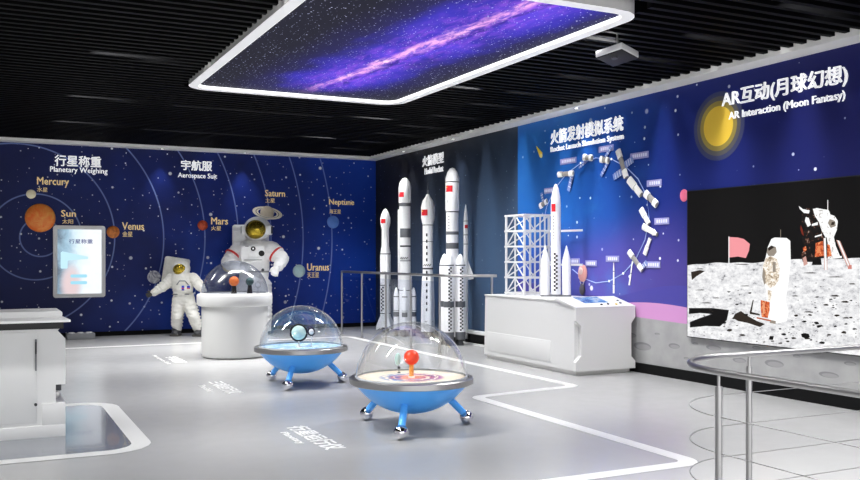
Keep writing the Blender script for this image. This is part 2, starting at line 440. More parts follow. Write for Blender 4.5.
planet('mercury_model', 'small cream planet Mercury at upper left of the sun', .79, 2.655, .084, planet_mat('mercury_surface', (236, 222, 180), (255, 246, 216)), (('Mercury', .89, 1.438, 2.79, 2.975), ('水星', .89, 1.07, 2.7, 2.785)))
planet('venus_model', 'brown-orange planet Venus right of the touch display', 2.22, 1.976, .118, planet_mat('venus_surface', (150, 72, 20), (240, 144, 60)), (('Venus', 2.383, 2.789, 2.02, 2.165), ('金星', 2.39, 2.575, 1.89, 1.99)))
planet('mars_model', 'small dark red planet Mars on the back wall', 3.915, 2.13, .1, planet_mat('mars_surface', (140, 34, 20), (240, 100, 50)), (('Mars', 4.08, 4.421, 2.15, 2.295), ('火星', 4.08, 4.28, 2.03, 2.12)))
planet('saturn_model', 'beige ringed planet Saturn above the large astronaut', 5.226, 2.404, .145, planet_mat('saturn_surface', (196, 178, 150), (216, 204, 184), 4.), (('Saturn', 5.184, 5.608, 2.745, 2.88), ('土星', 5.19, 5.39, 2.62, 2.71)), True)
planet('neptune_model', 'blue planet Neptune near the back corner', 6.663, 2.244, .135, planet_mat('neptune_surface', (80, 124, 210), (104, 150, 230), 4.), (('Neptune', 6.573, 7.141, 2.575, 2.735), ('海王星', 6.58, 6.84, 2.42, 2.515)))
planet('uranus_model', 'pale teal planet Uranus right of the large astronaut', 5.91, 1.208, .135, planet_mat('uranus_surface', (170, 206, 212), (206, 232, 230), 4.), (('Uranus', 6.085, 6.573, 1.21, 1.365), ('天王星', 6.09, 6.345, 1.065, 1.175)))
planet('jupiter_model', 'cream banded planet half hidden behind the large astronaut', 4.45, 1.35, .16, planet_mat('jupiter_surface', (190, 164, 116), (234, 220, 180), 5.))
planet('earth_model', 'blue and white earth globe left of the small astronaut', 2.976, 1.111, .125, planet_mat('earth_surface', (10, 24, 90), (255, 255, 255), 5., 2.))

# ------------------------------------------------------------------ touch display on the back wall
def display_mat():
    n = NT('touch_screen'); v = n.comb(n.x, n.z)
    f = n.noise(v, 3.2, 5., .6, .6)
    g = n.rng(n.x, -.40, .25)
    col = n.ramp(n.add(n.math('MULTIPLY', f, .55), n.math('MULTIPLY', g, .62)), [(.18, S((70, 86, 104))), (.38, S((150, 186, 208))), (.62, S((214, 234, 244))), (.85, S((238, 242, 248)))])
    col = n.mix(n.disc(n.x, n.z, -.15, -.42, .16, .32, .9), col, S((222, 198, 200)))
    n.b.inputs['Base Color'].default_value = (.02, .02, .02, 1); n.t.links.new(col, n.b.inputs['Emission Color']); n.b.inputs['Emission Strength'].default_value = .9
    n.b.inputs['Roughness'].default_value = .2
    return n.m
t = thing('touch_display', 'white framed portrait touch screen hanging on the blue wall', 'screen', (1.619, YW, 1.415))
q = MB(); out = rounded([(-.457, -.672), (.457, -.672), (.457, .672), (-.457, .672)], .05, closed=True)
q.prism([(a, -.06, b) for a, b in out], (0, .055, 0), M_white).build('frame', None, t)
scr = MB().box(-.385, .385, -.066, -.058, -.60, .60, display_mat()).build('screen', None, t)
M_ui = mat('interface_navy', (20, 30, 40), .3, emit=(44, 56, 120), es=.9)
M_ui2 = mat('interface_cyan', (20, 30, 40), .3, emit=(150, 212, 232), es=.95)
M_ui3 = mat('interface_pale', (20, 30, 40), .3, emit=(186, 226, 240), es=.95)
text('screen_title', '行星称重', BACK, (1.619-.19, YW-.067, 1.415+.335), .42, .085, .002, M_ui, t, .02)
q = MB()
for z0 in (-.30, -.425):
    pts = rounded([(-.16, z0), (.13, z0), (.13, z0+.06), (-.16, z0+.06)], .025, closed=True)
    q.prism([(a, -.069, b) for a, b in pts], (0, .002, 0), M_ui2)
q.build('screen_button', None, t)
q = MB(); pts = rounded([(-.33, -.13), (-.21, -.13), (-.21, .02), (.15, .05), (.15, .09), (-.30, .19), (-.33, .17)], .02, closed=True)
q.prism([(a, -.068, b) for a, b in pts], (0, .001, 0), M_ui3); q.build('screen_panel', None, t)

# ------------------------------------------------------------------ backlit galaxy panel in the ceiling
def galaxy_mat():
    n = NT('galaxy_lightbox')
    st = n.comb(n.math('MULTIPLY', n.x, 2.2), n.math('MULTIPLY', n.y, .75))
    wob = n.math('MULTIPLY', n.math('SUBTRACT', n.noise(st, 2.2, 4., .6), .5), .34)
    d = n.math('ADD', n.math('SUBTRACT', n.x, n.math('ADD', 3.79, n.math('MULTIPLY', n.math('SUBTRACT', 10.68, n.y), .084))), wob)
    ad = n.math('ABSOLUTE', d)
    fade = n.rng(n.y, 10.1, 11.2, 1., 0.)
    big = n.noise(n.comb(n.x, n.math('MULTIPLY', n.y, .6)), 1.6, 3.)
    glow = n.math('MULTIPLY', n.math('MULTIPLY', n.rng(ad, .0, 1.25, 1., 0.), n.rng(n.y, 10.3, 11.5, 1., .1)), n.rng(big, .25, .7, .55, 1.))
    col = n.ramp(glow, [(0., S((26, 26, 40))), (.3, S((34, 32, 84))), (.62, S((52, 44, 168))), (1., S((92, 66, 214)))])
    fil = n.noise(st, 5.5, 7., .68, .5)
    vio = n.math('MULTIPLY', n.math('MULTIPLY', n.rng(ad, .04, .6, 1., 0.), fade), n.rng(fil, .42, .66, 0., .8))
    col = n.mix(vio, col, S((146, 84, 214)))
    core = n.math('MULTIPLY', n.math('MULTIPLY', n.rng(n.math('ABSOLUTE', n.math('ADD', d, .03)), .0, .13, 1., 0.), fade), n.rng(fil, .36, .60, .08, 1.))
    col = n.mix(core, col, S((238, 168, 226)))
    v2 = n.math('MULTIPLY', n.math('MULTIPLY', core, core), n.rng(n.noise(n.obj, 3., 4.), .5, .72))
    col = n.mix(v2, col, S((255, 226, 240)))
    lane = n.math('MULTIPLY', n.rng(n.math('ABSOLUTE', n.math('ADD', d, -.10)), 0., .07, .6, 0.), n.rng(fil, .4, .6, 1., 0.))
    col = n.mix(n.math('MULTIPLY', lane, fade), col, S((48, 24, 84)))
    v = n.comb(n.x, n.y)
    s1 = n.add(n.stars(v, 9., 0., .085, (1, 2, 0)), n.stars(v, 20., 0., .12, (4, 1, 0)))
    col = n.mix(s1, col, (.72, .74, 1.))
    n.b.inputs['Base Color'].default_value = (.003, .003, .003, 1); n.b.inputs['Roughness'].default_value = .6; n.b.inputs['Specular IOR Level'].default_value = .05
    n.t.links.new(col, n.b.inputs['Emission Color']); n.b.inputs['Emission Strength'].default_value = 1.1
    return n.m
t = thing('ceiling_lightbox', 'large rounded backlit galaxy panel with white frame hanging from the black ceiling', 'light panel', ((PX0+PX1)/2, (PY0+PY1)/2, 3.583))
M_led = mat('lightbox_glow', (240, 240, 240), .4, emit=(255, 255, 255), es=1.2)
M_strip = mat('lightbox_rim', (240, 240, 240), .4, emit=(255, 255, 255), es=.24)
o_ = rounded([(PX0, PY0), (PX1, PY0), (PX1, PY1), (PX0, PY1)], .30, 10, True)
i_ = rounded([(PX0+.115, PY0+.115), (PX1-.115, PY0+.115), (PX1-.115, PY1-.115), (PX0+.115, PY1-.115)], .18, 10, True)
q = MB(); N = len(o_)
for k in range(N):
    j = (k+1) % N
    q.poly([(*o_[k], 3.583), (*o_[j], 3.583), (*i_[j], 3.583), (*i_[k], 3.583)], M_strip)
    q.poly([(*i_[k], 3.583), (*i_[j], 3.583), (*i_[j], 3.625), (*i_[k], 3.625)], M_led)
q.build('light_rim', None, t, world=True)
q = MB()
for k in range(N):
    j = (k+1) % N
    q.poly([(*o_[k], 3.585), (*o_[j], 3.585), (*o_[j], 3.99), (*o_[k], 3.99)], M_offw)
q.poly([(*p, 3.99) for p in o_], M_offw)
q.build('frame', None, t, world=True)
g = MB().poly([(*p, 3.62) for p in i_], galaxy_mat()).build('galaxy_screen', None, None); g.parent = t; g.matrix_parent_inverse = Matrix.Translation(-Vector(t.location))

# ------------------------------------------------------------------ hanging projector
t = thing('ceiling_projector', 'square white and black device hanging on a thin rod from the ceiling', 'projector', (5.50, 7.0, 3.46))
PJ = Matrix.Rotation(-TH, 4, 'Z') @ Matrix.Rotation(math.radians(-11), 4, 'X') @ Matrix.Rotation(TH+math.radians(19), 4, 'Z')
MB().cyl((0, 0, .03), (0, 0, .54), .009, None, M_steel, 12).build('hanging_rod', None, t)
MB().box(-.15, .15, -.15, .15, -.03, .035, M_white, .01, PJ).build('housing', None, t)
MB().box(-.142, .142, -.142, .142, -.042, -.028, M_black, .004, PJ).build('underside_panel', None, t)
MB().cyl((-.05, .0, -.058), (-.05, 0, -.04), .03, .034, M_dark, 20, PJ).build('lens', None, t)

# ------------------------------------------------------------------ recessed spotlights
def spotlight(x, y, label, energy):
    t = thing('recessed_spotlight', label, 'ceiling light', (x, y, ZS), 0., 'recessed spotlights in the white bulkhead')
    MB().lathe([(.022, -.001), (.035, -.004), (.042, -.001), (.042, .0)], m=M_chrome, seg=24).build('trim_ring', None, t)
    MB().cyl((0, 0, -.003), (0, 0, -.001), .022, None, mat('spot_lens', (255, 255, 255), .3, emit=(255, 250, 240), es=6.), 20).build('lens', None, t)
    l = bpy.data.lights.new('spot_lamp', 'SPOT'); l.energy = energy; l.spot_size = math.radians(64); l.spot_blend = 1.; l.shadow_soft_size = .02; l.color = (.92, .95, 1.)
    o = bpy.data.objects.new('spot_lamp', l); C.objects.link(o); o.parent = t; o.location = (0, 0, -.03)
for x, lb in ((3.1, 'recessed spotlight in the back bulkhead, left one of the pair'), (4.72, 'recessed spotlight in the back bulkhead above the large astronaut')):
    spotlight(x, YW-.19, lb, 45)
for y, lb in ((16.2, 'recessed spotlight in the right bulkhead nearest the room corner'), (14.1, 'recessed spotlight in the bulkhead above the tallest rocket'), (10.4, 'recessed spotlight in the bulkhead above the satellite ring')):
    spotlight(XW-.19, y, lb, 45 if y > 12 else 60)
# ------------------------------------------------------------------ astronauts
def capsule_chain(q, pts):          # pts: (x, y, z, r)
    for a, b in zip(pts, pts[1:]):
        q.cyl(a[:3], b[:3], a[3], b[3], None, 20); q.ball(a[:3], a[3]); q.ball(b[:3], b[3])
def folds(q, a, b, ra, rb, n, amt=.012):        # soft rings of bunched cloth
    a, b = Vector(a), Vector(b); d = (b-a).normalized(); Q = d.to_track_quat('Z', 'Y').to_matrix().to_4x4()
    for k in range(n):
        f = (k+.5)/n; p = a.lerp(b, f); r = ra+(rb-ra)*f
        q.lathe([(r-.02, -.022), (r+amt, -.008), (r+amt, .008), (r-.02, .022)], m=None, seg=20, M=Matrix.Translation(p) @ Q)
from mathutils import noise as mnoise
def remeshed(q, name, m, parent, vox=.016, it=3, wr=0.):
    me = q.mesh(name+'_tmp'); o = bpy.data.objects.new('tmp', me); C.objects.link(o)
    r = o.modifiers.new('r', 'REMESH'); r.mode = 'VOXEL'; r.voxel_size = vox
    s = o.modifiers.new('s', 'SMOOTH'); s.iterations = it; s.factor = .5
    n = baked(o); bpy.data.objects.remove(o); n.name = name
    n.materials.clear(); n.materials.append(m)
    for p in n.polygons: p.use_smooth = True; p.material_index = 0
    if wr:
        nv = [v.normal.copy() for v in n.vertices]
        for v, nn in zip(n.vertices, nv):
            q_ = Vector((v.co.x*9, v.co.y*9, v.co.z*22)); v.co += nn*(mnoise.noise(q_)*wr+mnoise.noise(q_*2.3)*wr*.4)
    o = bpy.data.objects.new(name, n); C.objects.link(o); o.parent = parent
    return o
def glove(parent, wrist, tip, s, m, thumb, curl=.5):
    """palm, four bent fingers and a thumb, grown as one surface"""
    w, t_ = Vector(wrist), Vector(tip); d = (t_-w).normalized(); side = Vector(thumb).normalized()
    side = (side-d*side.dot(d)).normalized(); n = d.cross(side)
    q = MB()
    def P(a, b, c_): return tuple(w+d*a*s+side*b*s+n*c_*s)
    capsule_chain(q, [(*P(-.02, 0, 0), .040*s), (*P(.05, .0, 0), .048*s)])
    for off in (-.03, -.01, .01, .03): capsule_chain(q, [(*P(.03, off*.7, 0), .022*s), (*P(.095, off, 0), .019*s)])
    for off, L in ((-.037, .055), (-.013, .068), (.012, .072), (.036, .063)):
        a0 = (*P(.10, off, 0), .0165*s); a1 = (*P(.10+L*.5, off*1.1, .012), .0155*s)
        a2 = (*P(.10+L*(.5+.4*(1-curl)), off*1.12, .012+L*.6*curl), .0145*s)
        capsule_chain(q, [a0, a1, a2])
    capsule_chain(q, [(*P(.03, .04, .0), .022*s), (*P(.07, .07, .012), .018*s), (*P(.105, .078, .03), .0155*s)])
    return remeshed(q, 'glove', m, parent, .007*s, 1)

M_patchb = mat('patch_blue', (40, 70, 190), .6); M_patchr = mat('patch_red', (214, 60, 60), .6)
# small astronaut, walking figure by the back wall (local x = to the right as seen, -y = towards the room)
A = thing('astronaut_figure', 'small white astronaut figure with gold visor left of the round pedestal, arms spread', 'astronaut figure', (3.50, 17.40, 0), -TH)
q = MB()
capsule_chain(q, [(-.09, .03, .74, .165), (-.11, .02, .90, .19), (-.13, .03, 1.06, .205)])
capsule_chain(q, [(-.31, .03, 1.07, .115), (.06, .03, 1.09, .115)])
capsule_chain(q, [(-.03, .02, .70, .145), (-.16, .02, .70, .145)])
q.lathe([(.17, -.02), (.205, 0), (.17, .02)], c=(-.095, .03, .80), seg=28)
capsule_chain(q, [(-.32, .02, 1.08, .11), (-.46, -.06, .93, .088), (-.60, -.16, .83, .068)])
capsule_chain(q, [(.08, .02, 1.10, .11), (.22, -.04, .98, .088), (.31, -.12, .87, .068)])
capsule_chain(q, [(-.185, .02, .66, .125), (-.205, -.02, .36, .108), (-.225, .04, .13, .092)])
capsule_chain(q, [(.0, .02, .66, .125), (.11, -.05, .37, .108), (.19, .0, .13, .092)])
folds(q, (-.36, 0, 1.04), (-.56, -.13, .86), .10, .075, 5); folds(q, (.12, 0, 1.06), (.28, -.09, .90), .10, .075, 5)
folds(q, (-.19, .01, .60), (-.225, .03, .18), .122, .098, 7); folds(q, (.03, .01, .60), (.18, -.01, .18), .122, .098, 7)
q.lathe([(.12, -.04), (.155, 0), (.12, .04)], c=(-.135, .0, 1.19), seg=28)
remeshed(q, 'suit', M_suit, A, .013, 2, .012)
q = MB().ball((-.14, -.01, 1.265), .165, None, (1, 1, .95), 32); q.ball((-.14, .04, 1.28), .16, None, (1.05, 1, 1.0), 28)
remeshed(q, 'helmet', M_suit, A, .014, 2)
MB().ball((-.135, -.085, 1.27), .128, None, (1.02, .82, .86), 32, M=Matrix.Translation((-.135, -.085, 1.27)) @ Matrix.Rotation(math.radians(18), 4, 'Z') @ Matrix.Rotation(math.radians(-14), 4, 'Y') @ Matrix.Translation((.135, .085, -1.27))).build('visor', M_goldv, A)
q = MB(); RM = Matrix.Translation((-.30, .2, 1.25)) @ Matrix.Rotation(math.radians(9), 4, 'Y')
q.box(-.22, .24, -.1, .1, -.36, .24, M_suit, .04, RM); q.box(-.17, .16, -.13, -.09, .05, .20, M_suit, .015, RM)
bp = q.build('backpack', None, A)
q = MB().box(-.18, .10, -.20, -.13, .86, 1.0, M_suit, .018); cp = q.build('chest_pack', None, A)
MB().box(-.07, -.02, -.208, -.198, .87, .96, M_patchb, .004).box(-.07, -.02, -.209, -.199, .90, .92, M_patchr).build('patch', None, A)
MB().box(.03, .09, -.208, -.198, .90, .96, M_patchb, .004).box(.035, .085, -.21, -.2, .90, .92, M_patchr).build('patch', None, A)
MB().box(-.27, .05, -.15, .2, .785, .805, M_grey, .008).build('waist_belt', None, A)
MB().tube([(-.16, -.2, .98), (-.10, -.24, 1.05), (0, -.23, 1.05), (.06, -.19, .97)], .011, M_grey).build('hose', None, A)
glove(A, (-.61, -.165, .82), (-.72, -.21, .77), .85, M_boot, (.2, 0, .6), .35)
glove(A, (.315, -.125, .865), (.36, -.18, .76), .85, M_suit, (-.7, -.3, .2), .4)
for (x, y) in ((-.23, .0), (.20, -.03)):
    q = MB(); q.cyl((x, y+.03, .05), (x, y+.03, .17), .088, .085, None, 20); q.ball((x, y-.03, .055), .078, None, (1., 1.6, .62)); q.box(x-.07, x+.07, y-.13, y+.1, .0, .045)
    b = remeshed(q, 'boot', M_dark, A, .012, 2)
    MB().box(x-.085, x+.085, y-.155, y+.11, 0, .035, M_boot, .015).build('sole', None, b)

# large astronaut, stands behind the round pedestal
A = thing('astronaut_figure', 'large white astronaut suit figure with red arm bands standing behind the round pedestal', 'astronaut figure', (4.69, 17.36, 0), -TH)
q = MB()
capsule_chain(q, [(.07, 0, .95, .27), (.07, 0, 1.25, .29), (.08, 0, 1.55, .31)])
capsule_chain(q, [(-.16, 0, 1.60, .20), (.33, 0, 1.62, .20)])
capsule_chain(q, [(-.08, 0, .92, .21), (.21, 0, .92, .21)])
capsule_chain(q, [(-.24, 0, 1.62, .17), (-.40, -.14, 1.40, .135), (-.16, -.36, 1.30, .10)])
capsule_chain(q, [(.42, 0, 1.64, .17), (.64, -.10, 1.46, .135), (.60, -.24, 1.33, .105)])
capsule_chain(q, [(-.08, 0, .90, .19), (-.11, -.03, .50, .165), (-.12, .02, .17, .14)])
capsule_chain(q, [(.23, 0, .90, .19), (.26, -.03, .50, .165), (.27, .02, .17, .14)])
folds(q, (-.27, -.03, 1.58), (-.38, -.12, 1.43), .165, .14, 3, .016); folds(q, (.46, -.02, 1.60), (.62, -.09, 1.48), .165, .14, 3, .016)
folds(q, (-.36, -.18, 1.385), (-.2, -.33, 1.31), .128, .105, 3, .014)
folds(q, (-.08, 0, .82), (-.12, 0, .22), .185, .15, 7, .016); folds(q, (.23, 0, .82), (.27, 0, .22), .185, .15, 7, .016)
q.lathe([(.17, -.06), (.23, 0), (.17, .06)], c=(.11, -.02, 1.80), seg=28)
remeshed(q, 'suit', M_suit2, A, .017, 2, .016)
q = MB().ball((.13, 0, 2.03), .235, None, (1, 1, .98), 32); q.ball((.13, .06, 2.06), .235, None, (1.12, 1, 1.0), 28)
q.box(-.16, -.07, -.1, .12, 1.93, 2.12, None, .02); q.box(.33, .42, -.1, .12, 1.93, 2.12, None, .02)
remeshed(q, 'helmet', M_suit2, A, .018, 2)
MB().box(-.175, -.15, -.06, .07, 1.96, 2.10, M_dark, .008).build('side_lamp', None, A)
MB().box(.41, .435, -.06, .07, 1.96, 2.10, M_dark, .008).build('side_lamp', None, A)
MB().ball((.13, -.13, 2.035), .195, M_goldv, (1.02, .80, .95), 36).build('visor', None, A)
q = MB(); q.box(-.40, .30, .16, .44, 1.35, 2.14, M_suit2, .05); q.box(-.36, -.1, .05, .2, 1.62, 2.02, M_suit2, .03); q.build('backpack', None, A)
q = MB().box(-.12, .34, -.36, -.27, 1.42, 1.72, M_suit2, .03); cp = q.build('chest_pack', None, A)
MB().cyl((.29, -.375, 1.57), (.29, -.355, 1.57), .055, .055, M_black, 24).build('dial', None, cp)
MB().cyl((.13, -.375, 1.66), (.13, -.355, 1.66), .045, .045, M_black, 24).cyl((.13, -.379, 1.66), (.13, -.372, 1.66), .022, .022, M_letter, 3).build('emblem', None, cp)
MB().box(.04, .22, -.39, -.355, 1.50, 1.585, M_suit2, .012).build('control_box', None, cp)
MB().box(-.02, .04, -.372, -.358, 1.70, 1.712, M_dark).build('strap', None, cp)
MB().box(-.04, .3, -.372, -.358, 1.44, 1.45, M_grey).build('strap', None, cp)
MB().box(.09, .10, -.31, -.285, 1.0, 1.2, M_grey).build('zip', None, A)
MB().ball((-.10, -.30, 1.25), .03, M_dark).build('connector', None, A)
MB().ball((.30, -.29, 1.25), .03, M_dark).build('connector', None, A)
MB().tube([(-.1, -.33, 1.5), (-.06, -.42, 1.40), (.08, -.44, 1.38), (.2, -.40, 1.42)], .016, M_suit2).build('hose', None, A)
def band(a, b, r):
    a, b = Vector(a), Vector(b); Q = (b-a).normalized().to_track_quat('Z', 'Y').to_matrix().to_4x4()
    return MB().lathe([(r, -.02), (r+.012, -.018), (r+.012, .018), (r, .02)], m=M_patchr, seg=32, M=Matrix.Translation((a+b)/2) @ Q)
band((-.30, -.05, 1.55), (-.34, -.09, 1.49), .165).build('arm_band', None, A)
band((.50, -.04, 1.57), (.55, -.06, 1.53), .163).build('arm_band', None, A)
MB().box(-.30, .42, -.30, -.275, 1.20, 1.235, M_grey, .005).build('waist_belt', None, A)
glove(A, (-.13, -.385, 1.29), (0, -.42, 1.26), 1.35, M_suit2, (0, 0, 1), .6)
glove(A, (.595, -.26, 1.32), (.54, -.36, 1.2), 1.35, M_suit2, (-1, 0, .2), .9)
for x in (-.12, .27):
    q = MB(); q.cyl((x, .03, .05), (x, .03, .25), .135, .13, None, 20); q.ball((x, -.05, .09), .12, None, (1., 1.6, .7)); q.box(x-.1, x+.1, -.2, .15, .0, .06)
    b = remeshed(q, 'boot', M_suit2, A, .018, 2); MB().box(x-.13, x+.13, -.25, .17, 0, .05, M_boot, .02).build('sole', None, b)

# ------------------------------------------------------------------ round pedestal with its dome
M_ped = mat('pedestal_white', (205, 205, 203), .3)
P = thing('round_pedestal', 'round white display pedestal with overhanging top and a clear dome', 'pedestal', (3.408, 13.493, 0))
MB().lathe([(0, 0), (.44, 0), (.478, .02), (.49, .06), (.49, .80), (0, .80)], m=M_ped, seg=72).build('body', None, P)
MB().lathe([(0, .77), (.53, .77), (.55, .78), (.56, .80), (.56, .925), (.55, .945), (.53, .95), (0, .95)], m=M_ped, seg=72).build('top', None, P)
prof = [(.495*math.cos(a), .495*math.sin(a)) for a in [PI/2*k/20 for k in range(21)]]
prof_in = [(.492*math.cos(a), .492*math.sin(a)) for a in [PI/2*k/20 for k in range(20, -1, -1)]]
MB().lathe([(r, z+.95) for r, z in prof], m=M_domet, seg=64).build('dome', None, P)
MB().lathe([(.485, .95), (.508, .95), (.508, .965), (.485, .965)], m=M_offw, seg=64).build('dome_rim', None, P)
def on_view(cx, cy, dl, dd):          # offset across / along the long axis of the room's sight line
    return (cx+CS*dl+SN*dd, cy-SN*dl+CS*dd)
for kind, dl, zc, r, m_, lab in (('orange_planet_model', .0, 1.135, .075, planet_mat('orange_planet', (214, 84, 24), (250, 140, 60), 30.), 'small orange planet ball on a black stand inside the pedestal dome'),
                              ('dark_planet_model', .235, 1.13, .06, planet_mat('dark_planet', (24, 44, 44), (60, 96, 92), 24.), 'dark green planet ball on a black stand inside the pedestal dome')):
    x, y = on_view(3.408, 13.493, dl, -.05)
    t = thing(kind, lab, 'planet model', (x, y, .95))
    MB().ball((0, 0, zc-.95), r, m_, seg=28).build('globe', None, t)
    MB().cyl((0, 0, 0), (0, 0, zc-.95-r*.8), .042, .028, M_black, 20).build('stand', None, t)
x, y = on_view(3.408, 13.493, .36, -.05)
t = thing('ring_model', 'little silver hoop on a thin stem inside the pedestal dome', 'planet model', (x, y, .95), -TH)
MB().tube([(.04*math.cos(a), 0, .13+.04*math.sin(a)) for a in [2*PI*k/20 for k in range(20)]], .008, M_steel, 8, True).build('hoop', None, t)
MB().cyl((0, 0, 0), (0, 0, .09), .007, .007, M_steel, 10).cyl((0, 0, 0), (0, 0, .012), .03, .03, M_steel, 16).build('stand', None, t)

# ------------------------------------------------------------------ saucer tables
def saucer(label, loc, legs, disc_m):
    t = thing('saucer_table', label, 'display table', loc)
    R = .592; zc = R+.13
    MB().lathe([(0, zc-R)]+[(R*math.sin(a), zc-R*math.cos(a)) for a in [math.radians(x) for x in range(5, 58, 4)]]+[(.50, .405), (0, .405)], m=M_blue, seg=72).build('bowl', None, t, sharp=.9)
    MB().lathe([(.49, .395), (.535, .395), (.545, .400), (.545, .445), (.535, .452), (.505, .452), (.50, .44), (.49, .44)], m=M_steel, seg=96).build('rim', None, t)
    d = MB().lathe([(0, .443), (.49, .443), (.49, .43), (0, .43)], m=disc_m, seg=72).build('map_disc', None, t)
    MB().lathe([(.487*math.cos(a), .445+.487*math.sin(a)) for a in [PI/2*k/22 for k in range(23)]], m=M_dome, seg=72).build('dome', None, t)
    MB().lathe([(.480, .443), (.492, .443), (.492, .462), (.480, .462)], m=mat('dome_edge', (196, 200, 205), .2), seg=72).build('dome_edge', None, t)
    for dx, dy in legs:
        v = Vector((dx, dy, 0)); u = v.normalized(); top = u*(v.length-.23)+Vector((0, 0, .30)); bot = v+Vector((0, 0, .075))
        MB().cyl(bot, top, .030, .034, M_blue, 24).build('leg', None, t)
        MB().ball((dx, dy, .062), .062, M_chrome, seg=32).build('ball_foot', None, t)
    return t
def legw(l):            # leg offsets, rotated from the sight line into the room
    return [on_view(0, 0, a, b) for a, b in l]
def map_mat(kind):
    n = NT(kind+'_map'); v = n.obj
    d = n.math('SQRT', n.math('ADD', n.math('POWER', n.x, 2.), n.math('POWER', n.y, 2.)))
    if kind == 'cream':
        col = n.ramp(n.noise(v, 6., 3.), [(.3, S((246, 230, 200))), (.7, S((254, 244, 222)))])
        sw = n.noise(v, 5., 3., .5, 1.6)
        pal = n.ramp(sw, [(.25, S((60, 120, 190))), (.4, S((120, 70, 150))), (.5, S((196, 40, 110))), (.58, S((232, 60, 40))), (.68, S((240, 226, 200))), (.85, S((90, 40, 120)))])
        side = n.ramp(n.math('ADD', n.math('MULTIPLY', n.math('ADD', n.math('MULTIPLY', n.x, CS), n.math('MULTIPLY', n.y, -SN)), 1.6), n.math('MULTIPLY', sw, 1.)), [(.1, S((40, 120, 190))), (.4, S((120, 160, 190))), (.52, S((170, 40, 110))), (.66, S((90, 30, 120))), (.9, S((150, 40, 140)))])
        pal = n.mix(n.rng(d, .15, .22), pal, side)
        rim = n.math('MULTIPLY', n.rng(d, .05, .12), n.rng(d, .24, .31, 1., 0.))
        band = n.rng(n.math('SINE', n.math('ADD', n.math('MULTIPLY', d, 70.), n.math('MULTIPLY', sw, 14.))), -.9, -.2)
        col = n.mix(n.math('MULTIPLY', rim, band), col, pal)
        col = n.mix(n.rng(d, .12, .06, 0., .8), col, S((240, 120, 60)))
        dots = n.math('MULTIPLY', n.stars(v, 13., 0., .10, (1, 1, 0)), n.rng(d, .3, .33))
        col = n.mix(n.math('MULTIPLY', dots, .9), col, S((100, 110, 100)))
    else:
        col = n.ramp(n.noise(v, 7., 5., .6, 2.), [(.3, S((70, 140, 220))), (.42, S((130, 196, 244))), (.52, S((190, 226, 250))), (.62, S((250, 252, 255)))])
    n.t.links.new(col, n.b.inputs['Base Color']); n.b.inputs['Roughness'].default_value = .35
    return n.m
# cream one, nearest
ux, uy = on_view(0, 0, -.163, 7.91)
U = saucer('light blue saucer table with cream map disc under its dome, nearer of the two', (ux, uy, 0), legw([(-.075, -.53), (-.42, .36), (.49, .17)]), map_mat('cream'))
t = thing('sun_globe', 'bright red-orange ball on an orange post in the cream saucer table', 'planet model', (ux, uy, .443))
MB().ball((0, 0, .175), .067, mat('red_orange', (240, 70, 36), .4), seg=36).build('globe', None, t)
MB().cyl((0, 0, 0), (0, 0, .13), .02, .021, mat('orange_post', (240, 164, 70), .4), 20).cyl((0, 0, 0), (0, 0, .01), .034, .03, M_white2, 20).build('post', None, t)
x, y = on_view(ux, uy, -.13, .30)
t = thing('moon_globe', 'small pale teal moon ball on a stem inside the cream saucer table', 'planet model', (x, y, .443), -TH)
MB().ball((0, 0, .125), .05, mat('pale_teal', (190, 222, 214), .5), (.55, .55, 1.15), 24).build('globe', None, t)
MB().cyl((.01, 0, 0), (.01, 0, .08), .004, .004, M_steel, 10).ball((.01, 0, .05), .014, M_dark, seg=14).cyl((.01, 0, 0), (.01, 0, .01), .016, .01, M_dark, 14).build('stem', None, t)
# blue one
vx, vy = on_view(0, 0, -1.52, 10.62)
saucer('light blue saucer table with blue water disc under its dome, farther of the two', (vx, vy, 0), legw([(-.08, -.50), (-.40, .28), (.47, .17)]), map_mat('water'))
t = thing('earth_globe', 'pale cyan globe with a black hoop in the blue saucer table', 'planet model', (vx-.03, vy, .443), -TH)
MB().ball((0, 0, .165), .085, planet_mat('pale_earth', (150, 190, 200), (206, 224, 206), 14.), seg=36).build('globe', None, t)
MB().tube([(.096*math.cos(a), 0, .165+.096*math.sin(a)) for a in [2*PI*k/40 for k in range(40)]], .012, M_black, 10, True).build('hoop', None, t)
MB().cyl((0, 0, 0), (0, 0, .07), .014, .012, M_white2, 16).cyl((0, 0, 0), (0, 0, .01), .04, .035, M_white2, 20).build('stand', None, t)
x, y = on_view(vx, vy, .12, 0)
t = thing('moon_globe', 'small white moon ball with black hoop beside the pale cyan globe', 'planet model', (x, y, .443), -TH)
MB().ball((0, 0, .175), .03, M_white, (1, 1, 1.15), 24).build('globe', None, t)
MB().tube([(.038*math.cos(a), 0, .175+.042*math.sin(a)) for a in [2*PI*k/28 for k in range(28)]], .008, M_black, 8, True).build('hoop', None, t)
MB().cyl((0, 0, 0), (0, 0, .15), .005, .005, M_white2, 10).cyl((0, 0, 0), (0, 0, .008), .02, .018, M_white2, 16).build('stand', None, t)

